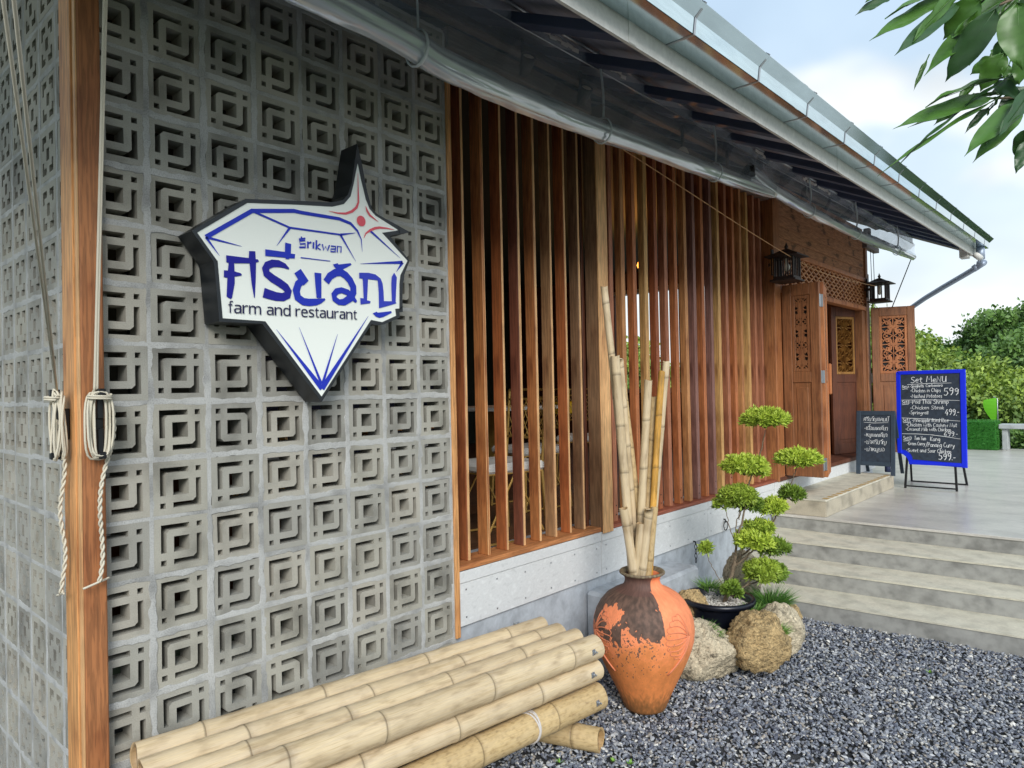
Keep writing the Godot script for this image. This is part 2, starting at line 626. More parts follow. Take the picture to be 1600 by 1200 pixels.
func gravel() -> void:
	var n := FastNoiseLite.new()
	n.seed = 8
	n.frequency = 0.8
	var greys := [Color(0.15, 0.17, 0.21), Color(0.21, 0.23, 0.27), Color(0.29, 0.31, 0.345), Color(0.09, 0.10, 0.135), Color(0.40, 0.41, 0.42), Color(0.18, 0.195, 0.23), Color(0.33, 0.30, 0.26), Color(0.58, 0.57, 0.53)]
	var bed := thing("gravel", "grey blue crushed stone gravel spread before the steps", "gravel")
	bed.set_meta("kind", "stuff")
	for v in 4:
		var places := []
		var cols := []
		var count := 38000
		for i in count:
			var p := Vector3(rf(-1.2, 5.2), 0, rf(-0.15, 4.2))
			if v < 3 and (p.x > 4.7 or p.z > 3.0 or p.x < 0.0):
				if rng.randf() < 0.55:
					continue
			if p.z < 0.02 and p.x < 1.7:
				continue
			var s := rf(0.005, 0.0108) * (1.35 if rng.randf() < 0.12 else 1.0)
			p.y = rf(-0.006, 0.008) + n.get_noise_2d(p.x * 2.0, p.z * 2.0) * 0.012
			var b := Basis.from_euler(Vector3(rf(-0.7, 0.7), rf(0, TAU), rf(-0.7, 0.7))).scaled_local(Vector3(s * rf(0.9, 1.6), s * rf(0.55, 0.9), s))
			places.append(Transform3D(b, p))
			var c: Color = greys[rng.randi() % (8 if rng.randf() < 0.5 else 6)]
			cols.append(c * rf(0.8, 1.25))
		multi("stones", stone_mesh(30 + v), M.stone, places, cols, bed)


# ---- breeze blocks
func block_mesh(xs: Array, ys: Array, open: Array, chamfer: Array, s: float, deep: float) -> ArrayMesh:
	var st := begin()
	var hole := func(r: int, c: int) -> bool:
		return r < 0 or c < 0 or r > 6 or c > 6 or open[r][c] == "."
	for r in 7:
		for c in 7:
			if hole.call(r, c):
				continue
			var x0: float = (xs[c] - 0.5) * s
			var x1: float = (xs[c + 1] - 0.5) * s
			var y1: float = (0.5 - ys[r]) * s
			var y0: float = (0.5 - ys[r + 1]) * s
			var p := [Vector2(x0, y0), Vector2(x1, y0), Vector2(x1, y1), Vector2(x0, y1)]
			if [r, c] == chamfer[0]:
				p = [Vector2(x0, y0), Vector2(x1, y0), Vector2(x1, y1), Vector2(x0 + 0.011, y1), Vector2(x0, y1 - 0.011)]
			if [r, c] == chamfer[1]:
				p = [Vector2(x0, y0), Vector2(x1 - 0.011, y0), Vector2(x1, y0 + 0.011), Vector2(x1, y1), Vector2(x0, y1)]
			for i in range(1, p.size() - 1):
				tri(st, Vector3(p[0].x, p[0].y, 0), Vector3(p[i].x, p[i].y, 0), Vector3(p[i + 1].x, p[i + 1].y, 0))
				tri(st, Vector3(p[0].x, p[0].y, -deep), Vector3(p[i + 1].x, p[i + 1].y, -deep), Vector3(p[i].x, p[i].y, -deep))
			for i in p.size():
				var a: Vector2 = p[i]
				var b: Vector2 = p[(i + 1) % p.size()]
				var d := b - a
				var out := false
				if absf(d.x) > 0.0001 and absf(d.y) > 0.0001:
					out = true
				elif absf(d.x) < 0.0001:
					out = hole.call(r, c + 1) if d.y > 0.0 else hole.call(r, c - 1)
				else:
					out = hole.call(r + 1, c) if d.x > 0.0 else hole.call(r - 1, c)
				if out:
					quad(st, Vector3(a.x, a.y, -deep), Vector3(b.x, b.y, -deep), Vector3(b.x, b.y, 0), Vector3(a.x, a.y, 0))
	return done(st)


func mortar_net(st: SurfaceTool, x0: float, cols: int, y0: float, rows: int) -> void:   # bedding of a wall that faces +z
	var n := FastNoiseLite.new()
	n.seed = 77 + cols
	n.frequency = 9.0
	var pitch := 0.2
	for way in 2:
		var lines := rows + 1 if way == 0 else cols + 1
		var long := (cols if way == 0 else rows) * pitch
		for k in lines:
			var steps := int(long / 0.012)
			var prev := []
			for i in steps + 1:
				var t := long * i / steps
				var w0 := 0.0105 + n.get_noise_3d(t, k * 3.7, way * 50.0) * 0.009 + n.get_noise_3d(t * 4.0, k * 3.7, way * 50.0 + 9.0) * 0.006
				var w1 := 0.0105 + n.get_noise_3d(t, k * 3.7 + 20.0, way * 50.0) * 0.009 + n.get_noise_3d(t * 4.0, k * 3.7 + 20.0, way * 50.0 + 9.0) * 0.006
				var z := 0.0010 + n.get_noise_3d(t * 1.5, k * 5.1, 90.0 + way) * 0.0012 + way * 0.0004
				var ring := []
				for q in [[-0.0085, -0.088], [-w0 - 0.002, -0.003], [-w0, z - 0.001], [w1, z - 0.001], [w1 + 0.002, -0.003], [0.0085, -0.088]]:
					if way == 0:
						ring.append(Vector3(x0 + t, y0 + k * pitch + q[0], q[1]))
					else:
						ring.append(Vector3(x0 + k * pitch - q[0], y0 + t, q[1]))
				ring.insert(3, (ring[2] + ring[3]) / 2.0 + Vector3(0, 0, 0.0004 + n.get_noise_3d(t * 3.0, k * 9.0, 7.0) * 0.0012))
				if prev.size():
					for j in 6:
						quad(st, prev[j], ring[j], ring[j + 1], prev[j + 1]) if false else quad(st, prev[j], prev[j + 1], ring[j + 1], ring[j])
				prev = ring


func screen_walls() -> void:
	var xs := [0.0, 0.12, 0.22, 0.355, 0.645, 0.78, 0.88, 1.0]
	var open := ["#######", "#...#.#", "#.#####", "#.#.#.#", "#####.#", "#.#...#", "#######"]
	var front := block_mesh(xs, xs, open, [[2, 2], [4, 4]], 0.186, 0.088)
	var ys := [0.0, 0.12, 0.25, 0.38, 0.62, 0.75, 0.88, 1.0]
	var xs2 := [0.0, 0.15, 0.25, 0.41, 0.59, 0.75, 0.85, 1.0]
	var open2 := ["#######", "#..#..#", "#.###.#", "###.###", "#.###.#", "#..#..#", "#######"]
	var side := block_mesh(xs2, ys, open2, [[9, 9], [9, 9]], 0.186, 0.088)
	var wall := thing("breeze_block_wall", "grey breeze block screen wall with squared openings behind the gem shaped sign", "wall")
	var st := begin()
	mortar_net(st, 0.0, 8, 0.05, 17)
	var b := put("mortar", st, M.mortar, wall)
	b.set_meta("kind", "stuff")
	var count := 0
	for r in 17:
		for c in 8:
			var p := Vector3(0.1 + 0.2 * c + rf(-0.0015, 0.0015), 0.15 + 0.2 * r + rf(-0.0015, 0.0015), rf(-0.004, 0.0015))
			var turn := 0.0 if not (r in [2] and c in [2, 3]) and rng.randf() > 0.015 else PI / 2
			var pick := rng.randi() % 4
			fast_part("block", count, front, M["block%d" % pick], wall, Transform3D(Basis.from_euler(Vector3(rf(-0.006, 0.006), rf(-0.008, 0.008), turn + rf(-0.011, 0.011))), p))
			count += 1
	st = begin()
	mm(st, Vector3(0.0, -0.2, -0.09), Vector3(1.6, 0.04, 0.02), 0.006)
	put("footing", st, M.plinth, wall)
	var w2 := thing("side_block_wall", "pale breeze block screen wall of cross shaped openings round the corner", "wall", Vector3(0.002, 0, -0.27))
	w2.rotation.y = -PI / 2
	# local x runs along the wall towards the front of the house; the wall faces the lane
	st = begin()
	mortar_net(st, -1.8, 10, 0.05, 17)
	b = put("mortar", st, M.mortar, w2)
	b.set_meta("kind", "stuff")
	count = 0
	for r in 17:
		for c in 10:
			var p := Vector3(-1.7 + 0.2 * c, 0.15 + 0.2 * r + rf(-0.0015, 0.0015), rf(-0.002, 0.001))
			fast_part("block", count, side, M["block%d" % (rng.randi() % 4)], w2, Transform3D(Basis.from_euler(Vector3(0, 0, rf(-0.006, 0.006))), p))
			count += 1
	st = begin()
	mm(st, Vector3(-1.8, -0.2, -0.09), Vector3(0.27, 0.04, 0.02), 0.006)
	put("footing", st, M.plinth, w2)


func cleat(parent: Node, at: Vector3, out: Vector3, tall: float) -> void:
	var st := begin()
	var b := Basis.looking_at(-out, Vector3.UP)
	bbox(st, at + out * 0.014, Vector3(0.022, tall * 0.5, 0.026), 0.003, b)
	for s in [-1.0, 1.0]:
		bbox(st, at + out * 0.03 + Vector3.UP * s * tall * 0.3, Vector3(0.02, tall * 0.45, 0.012), 0.003, b)
		bbox(st, at + out * 0.04 + Vector3.UP * s * tall * 0.5, Vector3(0.022, 0.022, 0.03), 0.003, b)
	put("cleat", st, M.black, parent)


func twist(st: SurfaceTool, path: Array, r: float) -> void:   # two strands wound round each other
	for s in 2:
		var pts := []
		for i in path.size():
			var a := i * 0.95 + s * PI
			pts.append(path[i] + Vector3(cos(a), 0, sin(a)) * r * 1.1)
		tube(st, pts, r, 6)


func corner() -> void:
	var t := thing("corner_post", "reddish brown timber post at the corner where the two block walls meet", "post")
	var st := begin()
	mm(st, Vector3(-0.02, 0.22, -0.062), Vector3(0.046, 3.5, 0.045), 0.004)
	put("shaft", st, M.post, t)
	st = begin()
	mm(st, Vector3(-0.02, -0.1, -0.062), Vector3(0.046, 0.2205, 0.0445), 0.004)
	put("foot", st, M.post, t)
	st = begin()
	mm(st, Vector3(-0.032, -0.1, -0.10), Vector3(-0.0203, 3.5, 0.012), 0.002)
	put("cover_strip", st, M.post_pale, t)
	st = begin()
	mm(st, Vector3(-0.0255, -0.1, 0.0125), Vector3(-0.0203, 3.5, 0.040), 0.001)
	put("bead", st, M.edge, t)
	cleat(t, Vector3(0.022, 1.586, 0.045), Vector3(0, 0, 1), 0.20)
	cleat(t, Vector3(-0.032, 1.586, -0.04), Vector3(-1, 0, 0), 0.20)
	for side in 2:
		var lab := "coil of cream rope wound on the front cleat of the corner post" if side == 0 else "coil of cream rope hung on the side cleat of the corner post"
		var o := thing("rope_coil", lab, "rope", Vector3.ZERO, "cream ropes on the corner post")
		var base := Vector3(0.018, 1.586, 0.078) if side == 0 else Vector3(-0.068, 1.586, -0.03)
		var right := Vector3(1, 0, 0) if side == 0 else Vector3(0, 0, 1)
		var out := Vector3(0, 0, 1) if side == 0 else Vector3(-1, 0, 0)
		st = begin(true)
		var turns := 9
		for k in turns:
			var pts := []
			var wid := (0.016 + 0.0028 * k) * rf(0.9, 1.1)
			var tall := 0.105 + rf(-0.008, 0.006)
			var off := out * rf(-0.012, 0.014) + Vector3.UP * rf(-0.01, 0.004)
			for i in 21:
				var a := TAU * i / 20.0
				var cx := signf(cos(a)) * pow(absf(cos(a)), 0.5)
				var sy := signf(sin(a)) * pow(absf(sin(a)), 0.75)
				pts.append(base + off + right * cx * wid + Vector3.UP * sy * tall + out * 0.006 * sin(a * 2.0 + k))
			tube(st, pts, 0.0036, 6, false)
		put("loops", st, M.rope, o)
		st = begin(true)
		var wrap := []
		for i in 17:
			var a := TAU * i / 8.0
			wrap.append(base + Vector3.UP * (0.078 + 0.014 * i / 16.0) + right * cos(a) * 0.034 + out * (0.012 + sin(a) * 0.022))
		tube(st, wrap, 0.0036, 6)
		put("hitch", st, M.rope, o)
		st = begin(true)
		var tail := []
		for i in 75:
			var f := i / 74.0
			tail.append(base + right * (0.04 - 0.05 * f + 0.012 * sin(f * 9.0)) * (1.0 if side == 0 else 0.4) + Vector3.UP * (0.06 - (0.56 if side == 0 else 0.60) * f) + out * (0.006 * sin(f * 14.0) - 0.01))
		twist(st, tail, 0.0036)
		var tip: Vector3 = tail[-1]
		tube(st, curve([tip, tip + right * 0.03 + Vector3.UP * 0.008, tip - right * 0.045 - Vector3.UP * 0.012]), 0.0036, 6)
		put("tail", st, M.rope, o)
		st = begin(true)
		if side == 0:
			tube(st, curve([Vector3(-0.02, 2.834, 0.3) + Vector3(0, 0.3, 0.03), Vector3(-0.014, 2.844, 0.28), base + Vector3(-0.012, 0.35, 0.03), base + Vector3(-0.012, 0.1, 0)]), 0.0042, 6)
			tube(st, curve([Vector3(-0.02, 2.834, 0.3) + Vector3(0.012, 0.3, 0.03), Vector3(-0.014, 2.844, 0.28) + Vector3(0.006, 0, 0), base + Vector3(-0.006, 0.35, 0.03), base + Vector3(-0.004, 0.1, 0)]), 0.0034, 6)
		else:
			for px in [Vector3(-0.42, 2.377, 1.04), Vector3(-0.42, 2.348, 1.113)]:
				tube(st, [px + (px - base) * 0.25, px, base + Vector3(0, 0.1, 0)], 0.0036, 6)
		put("line", st, M.rope, o)


# ---- timber slats
func slat_screens() -> void:
	var t := thing("slat_screen", "screen of eight deep upright slats in mixed brown timber beside the block wall", "screen")
	var st := begin()
	mm(st, Vector3(1.602, 0.45, -0.06), Vector3(1.632, 3.32, 0.012), 0.003)
	put("jamb", st, M.post_pale, t)
	st = begin()
	mm(st, Vector3(1.633, 0.772, -0.16), Vector3(2.858, 0.80, 0.006), 0.004)
	put("sill", st, M.sill, t)
	var xs := [1.758, 1.904, 2.048, 2.189, 2.328, 2.471, 2.610, 2.751]
	for i in 8:
		st = begin()
		var w := 0.018 + 0.004 * rng.randf()
		bbox(st, Vector3(xs[i] - w / 2, 2.10, -0.077), Vector3(w, 2.6, 0.074 + rf(-0.004, 0.004)), 0.003, Basis.from_euler(Vector3(0, rf(-0.03, 0.03), rf(-0.0035, 0.0035))))
		var s := put("slat", st, M["slat%d" % i], t)
		st = begin()
		mm(st, Vector3(xs[i] - w + 0.002, 0.802, -0.0405), Vector3(xs[i] - 0.002, 3.38, -0.0385), 0.0005)
		put("edge_face", st, M.edge, s)
	st = begin()
	mm(st, Vector3(1.633, 3.40, -0.15), Vector3(2.858, 3.50, 0.0), 0.004)
	put("head_beam", st, M.beam, t)
	t = thing("timber_post", "stout pale fronted timber post standing between the two slat screens", "post")
	st = begin()
	mm(st, Vector3(2.862, 0.768, -0.085), Vector3(2.962, 3.36, 0.012), 0.004)
	put("shaft", st, M.slat7, t)
	st = begin()
	mm(st, Vector3(2.858, 0.762, 0.0123), Vector3(2.966, 3.36, 0.022), 0.002)
	put("facing", st, M.post_front, t)
	st = begin()
	mm(st, Vector3(2.835, 0.80, -0.15), Vector3(2.861, 3.36, -0.09), 0.003)
	put("backing", st, M.teak_dark, t)
	t = thing("slat_screen", "long screen of square slender upright timbers running to the door", "screen")
	st = begin()
	mm(st, Vector3(2.967, 0.77, -0.16), Vector3(5.68, 0.795, 0.004), 0.004)
	put("sill", st, M.sill_red, t)
	var tones := [1, 2, 3, 4, 0, 1, 3, 2, 5, 3, 5, 4, 1, 3, 2, 4, 1, 1]
	for i in 18:
		st = begin()
		var x := 3.121 + 0.1442 * i - 0.0225
		bbox(st, Vector3(x + rf(-0.005, 0.005), 2.095, -0.069 + rf(-0.003, 0.003)), Vector3(0.043, 2.6, 0.054), 0.003, Basis.from_euler(Vector3(0, rf(-0.07, 0.07), rf(-0.004, 0.004))))
		var s := put("slat", st, M["stave%d" % tones[i]], t)
		if i % 2 == 0:
			for q in [0.84, 0.90]:
				st = begin()
				bbox(st, Vector3(x + rf(-0.01, 0.01), q, -0.0405), Vector3(0.007, 0.009, 0.004), 0.001)
				put("screw", st, M.dark, s)
	st = begin()
	mm(st, Vector3(2.967, 3.40, -0.15), Vector3(5.68, 3.50, 0.0), 0.004)
	put("head_beam", st, M.beam, t)


func plinth() -> void:
	var t := thing("plinth_wall", "bluish grey rendered plinth wall with white fibre cement boards under the slats", "wall")
	var st := begin()
	mm(st, Vector3(1.60, -0.2, -0.30), Vector3(2.695, 0.77, -0.018), 0.004)
	mm(st, Vector3(2.6955, -0.2, -0.30), Vector3(8.86, 0.77, -0.022), 0.004)
	put("render", st, M.plinth, t)
	for q in [[1.634, 2.858], [2.862, 4.30], [4.303, 5.62]]:
		st = begin()
		mm(st, Vector3(q[0], 0.712, -0.017), Vector3(q[1], 0.769, 0.004), 0.002)
		put("trim_board", st, M.trim, t)
		st = begin()
		mm(st, Vector3(q[0], 0.495, -0.017), Vector3(q[1], 0.7105, -0.002), 0.002)
		var b := put("trim_board", st, M.trim, t)
		for i in 6:
			var x: float = lerpf(q[0] + 0.05, q[1] - 0.05, i / 5.0)
			for y in [0.53, 0.675]:
				st = begin()
				bbox(st, Vector3(x, y + rf(-0.008, 0.008), -0.0015), Vector3(0.009, 0.009, 0.003), 0.001)
				put("screw", st, M.steel, b)
	for k in 2:
		st = begin(true)
		var p: Vector3 = [Vector3(4.06, 0.483, 0), Vector3(4.575, 0.573, 0)][k]
		tube(st, [p + Vector3(0, 0.02, -0.015), p + Vector3(0, 0.02, 0.012), p + Vector3(0, -0.005, 0.02)], 0.006, 6)
		if k == 0:
			for i in 4:
				var pts := []
				for a in 9:
					pts.append(p + Vector3(0.010 * cos(TAU * a / 8.0) * (1 if i % 2 else 0), -0.02 - 0.034 * i + 0.02 * sin(TAU * a / 8.0), 0.016 + 0.010 * cos(TAU * a / 8.0) * (0 if i % 2 else 1)))
				tube(st, pts, 0.0028, 5, false)
		else:
			var pts := []
			for a in 17:
				pts.append(p + Vector3(0.036 * sin(TAU * a / 16.0), -0.03 + 0.036 * cos(TAU * a / 16.0), 0.016))
			tube(st, pts, 0.004, 6, false)
		var o := put("wall_hook", st, M.black, t)
		if k == 1:
			o.set_meta("label", "black ring hook on the white boards")
	t = thing("concrete_ledge", "low grey concrete ledge against the plinth behind the clay jar", "ledge")
	st = begin()
	mm(st, Vector3(2.70, -0.1, -0.0175), Vector3(3.68, 0.435, 0.24), 0.02)
	put("body", st, M.plinth, t)


# ---- the entrance
func fretwork(st: SurfaceTool, w: float, h: float, deep: float, units: int) -> void:   # carved scrolls, mirrored left and right
	var uh := h / units
	for u in units:
		var cy := -h / 2 + uh * (u + 0.5)
		for s in [-1.0, 1.0]:
			for v in [-1.0, 1.0]:
				var a := []
				for i in 22:
					var f := i / 21.0
					var r := lerpf(0.29 * w, 0.05 * w, f)
					var an := -PI * 0.5 + f * PI * 2.3
					a.append_array([s * (0.245 * w - r * cos(an) * 0.62), cy + v * (uh * 0.22 + r * sin(an) * 0.95 * uh / w * 0.72), lerpf(0.020, 0.011, f)])
				ribbon(st, a, 0, deep)
				var l := []
				for i in 10:
					var f := i / 9.0
					l.append_array([s * lerpf(0.02, 0.49, f) * w, cy + v * (0.04 + 0.30 * sin(f * PI * 0.9)) * uh, 0.004 + 0.018 * sin(f * PI)])
				ribbon(st, l, -0.001, deep)
				var m := []
				for i in 8:
					var f := i / 7.0
					m.append_array([s * (0.03 + 0.2 * sin(f * PI)) * w, cy + v * lerpf(0.05, 0.5, f) * uh, 0.006 + 0.014 * sin(f * PI)])
				ribbon(st, m, -0.0005, deep)
				for k in 4:
					var bx: float = s * w * (0.12 + 0.1 * k)
					var by: float = cy + v * uh * (0.12 + 0.1 * ((k * 3) % 4))
					ribbon(st, [bx, by, 0.004, bx + s * 0.02, by + v * 0.018, 0.016, bx + s * 0.034, by + v * 0.04, 0.003], -0.0015, deep)
		ribbon(st, [-0.5 * w, cy, 0.010, -0.2 * w, cy + 0.006, 0.014, 0, cy, 0.024, 0.2 * w, cy + 0.006, 0.014, 0.5 * w, cy, 0.010], -0.0008, deep)
	ribbon(st, [0, -h / 2, 0.010, 0, h / 2, 0.010], -0.0012, deep)


func leaf_door(label: String, hinge: Vector3, free: Vector3, tall: float, backed: bool, m: Material, fret: Material, handle: bool) -> void:
	# faces the side from which the free edge lies to the right of the hinge
	var w := Vector2(hinge.x, hinge.z).distance_to(Vector2(free.x, free.z))
	var t := thing("carved_door", label, "door", hinge, "folding carved doors of the entrance")
	var dir := (Vector3(free.x, 0, free.z) - Vector3(hinge.x, 0, hinge.z)).normalized()
	t.basis = Basis(dir, Vector3.UP, dir.cross(Vector3.UP))
	var th := 0.036
	var sw := 0.085
	for s in 2:
		var st := begin()
		var x := 0.0 if s == 0 else w - sw
		mm(st, Vector3(x, 0, -th / 2), Vector3(x + sw, tall, th / 2), 0.004)
		put("stile", st, m, t)
	var split := tall * 0.515
	for q in [[0.0, 0.13], [split - 0.05, split + 0.05], [tall - 0.11, tall]]:
		var st := begin()
		mm(st, Vector3(sw + 0.0005, q[0], -th / 2 + 0.001), Vector3(w - sw - 0.0005, q[1], th / 2 - 0.001), 0.004)
		put("rail", st, m, t)
	var st := begin()
	mm(st, Vector3(sw, 0.13, -0.008), Vector3(w - sw, split - 0.05, 0.008), 0.001)
	mm(st, Vector3(sw + 0.03, 0.17, -0.013), Vector3(w - sw - 0.03, split - 0.09, 0.013), 0.008)
	put("lower_panel", st, m, t)
	st = begin()
	var y0 := split + 0.05
	var y1 := tall - 0.11
	var ow := w - 2 * sw
	for q in [[Vector3(sw, y0, -0.011), Vector3(sw + 0.03, y1, 0.011)], [Vector3(w - sw - 0.03, y0, -0.011), Vector3(w - sw, y1, 0.011)], [Vector3(sw + 0.0305, y0, -0.011), Vector3(w - sw - 0.0305, y0 + 0.03, 0.011)], [Vector3(sw + 0.0305, y1 - 0.03, -0.011), Vector3(w - sw - 0.0305, y1, 0.011)]]:
		mm(st, q[0], q[1], 0.003)
	put("fret_frame", st, fret, t)
	st = begin()
	fretwork(st, ow - 0.06, y1 - y0 - 0.06, 0.014, 3)
	var f := put("carved_fret", st, fret, t)
	f.position = Vector3(w / 2, (y0 + y1) / 2, 0.009)
	if backed:
		st = begin()
		mm(st, Vector3(sw + 0.02, y0 + 0.02, -0.0145), Vector3(w - sw - 0.02, y1 - 0.02, -0.0118), 0.0005)
		put("backing", st, M.dark, t)
	if handle:
		st = begin()
		bbox(st, Vector3(w + 0.002, split - 0.02, 0.03), Vector3(0.035, 0.30, 0.03), 0.012)
		bbox(st, Vector3(w + 0.012, split - 0.02, 0.03), Vector3(0.035, 0.18, 0.028), 0.012)
		put("pull_handle", st, M.teak_light, t)


func hinge_plate(parent: Node, at: Vector3, b: Basis) -> void:
	var st := begin()
	bbox(st, at, Vector3(0.026, 0.115, 0.003), 0.001, b)
	for y in [-0.04, 0.0, 0.04]:
		bbox(st, at + b * Vector3(0.004, y, 0.002), Vector3(0.007, 0.007, 0.003), 0.002, b)
	put("hinge", st, M.steel, parent)


func lantern(label: String, at: Vector3, w: float) -> void:
	var t := thing("wall_lantern", label, "lantern", at, "wooden lanterns beside the door")
	var st := begin()
	bbox(st, Vector3(0, 0.018, 0), Vector3(w * 1.12, 0.018, w * 1.12), 0.004)
	bbox(st, Vector3(0, 0.041, 0), Vector3(w * 0.9, 0.026, w * 0.9), 0.004)
	put("base", st, M.lantern, t)
	for i in 4:
		st = begin()
		var sx := -1.0 if i % 2 == 0 else 1.0
		var sz := -1.0 if i < 2 else 1.0
		bbox(st, Vector3(sx * w * 0.40, 0.14, sz * w * 0.40), Vector3(0.018, 0.172, 0.018), 0.003)
		put("post", st, M.lantern, t)
	for i in 4:
		for k in 3:
			st = begin()
			var off := (k - 1) * w * 0.2
			var p := Vector3(off, 0.14, w * 0.40) if i == 0 else Vector3(off, 0.14, -w * 0.40) if i == 1 else Vector3(w * 0.40, 0.14, off) if i == 2 else Vector3(-w * 0.40, 0.14, off)
			bbox(st, p, Vector3(0.011, 0.17, 0.011), 0.002)
			put("bar", st, M.lantern, t)
	st = begin()
	var tip := Vector3(0, 0.305, 0)
	var ring := func(h: float, y: float) -> Array:
		return [Vector3(-h, y, h), Vector3(h, y, h), Vector3(h, y, -h), Vector3(-h, y, -h)]
	var levels := [ring.call(w * 0.46, 0.226), ring.call(w * 0.70, 0.232), ring.call(w * 0.70, 0.242), ring.call(w * 0.40, 0.268), ring.call(w * 0.22, 0.292), ring.call(w * 0.10, 0.305)]
	for l in levels.size() - 1:
		for k in 4:
			var n := (k + 1) % 4
			quad(st, levels[l][k], levels[l][n], levels[l + 1][n], levels[l + 1][k])
	quad(st, levels[0][3], levels[0][2], levels[0][1], levels[0][0])
	put("roof", st, M.lantern, t)
	st = begin(true)
	lathe(st, [Vector2(0.0, 0.30), Vector2(0.016, 0.302), Vector2(0.012, 0.318), Vector2(0.019, 0.328), Vector2(0.010, 0.345), Vector2(0.0, 0.375)], 10)
	put("finial", st, M.lantern, t)
	st = begin(true)
	lathe(st, [Vector2(0.0, 0.10), Vector2(0.022, 0.115), Vector2(0.030, 0.145), Vector2(0.016, 0.18), Vector2(0.014, 0.22), Vector2(0.0, 0.225)], 12)
	put("bulb", st, M.bulb, t)
	st = begin()
	bbox(st, Vector3(-w * 0.1, 0.18, -at.z / 2 - w * 0.22), Vector3(0.02, 0.03, at.z - w * 0.42), 0.003)
	bbox(st, Vector3(-w * 0.1, 0.20, -at.z + 0.036), Vector3(0.05, 0.24, 0.018), 0.003)
	put("bracket", st, M.lantern, t)


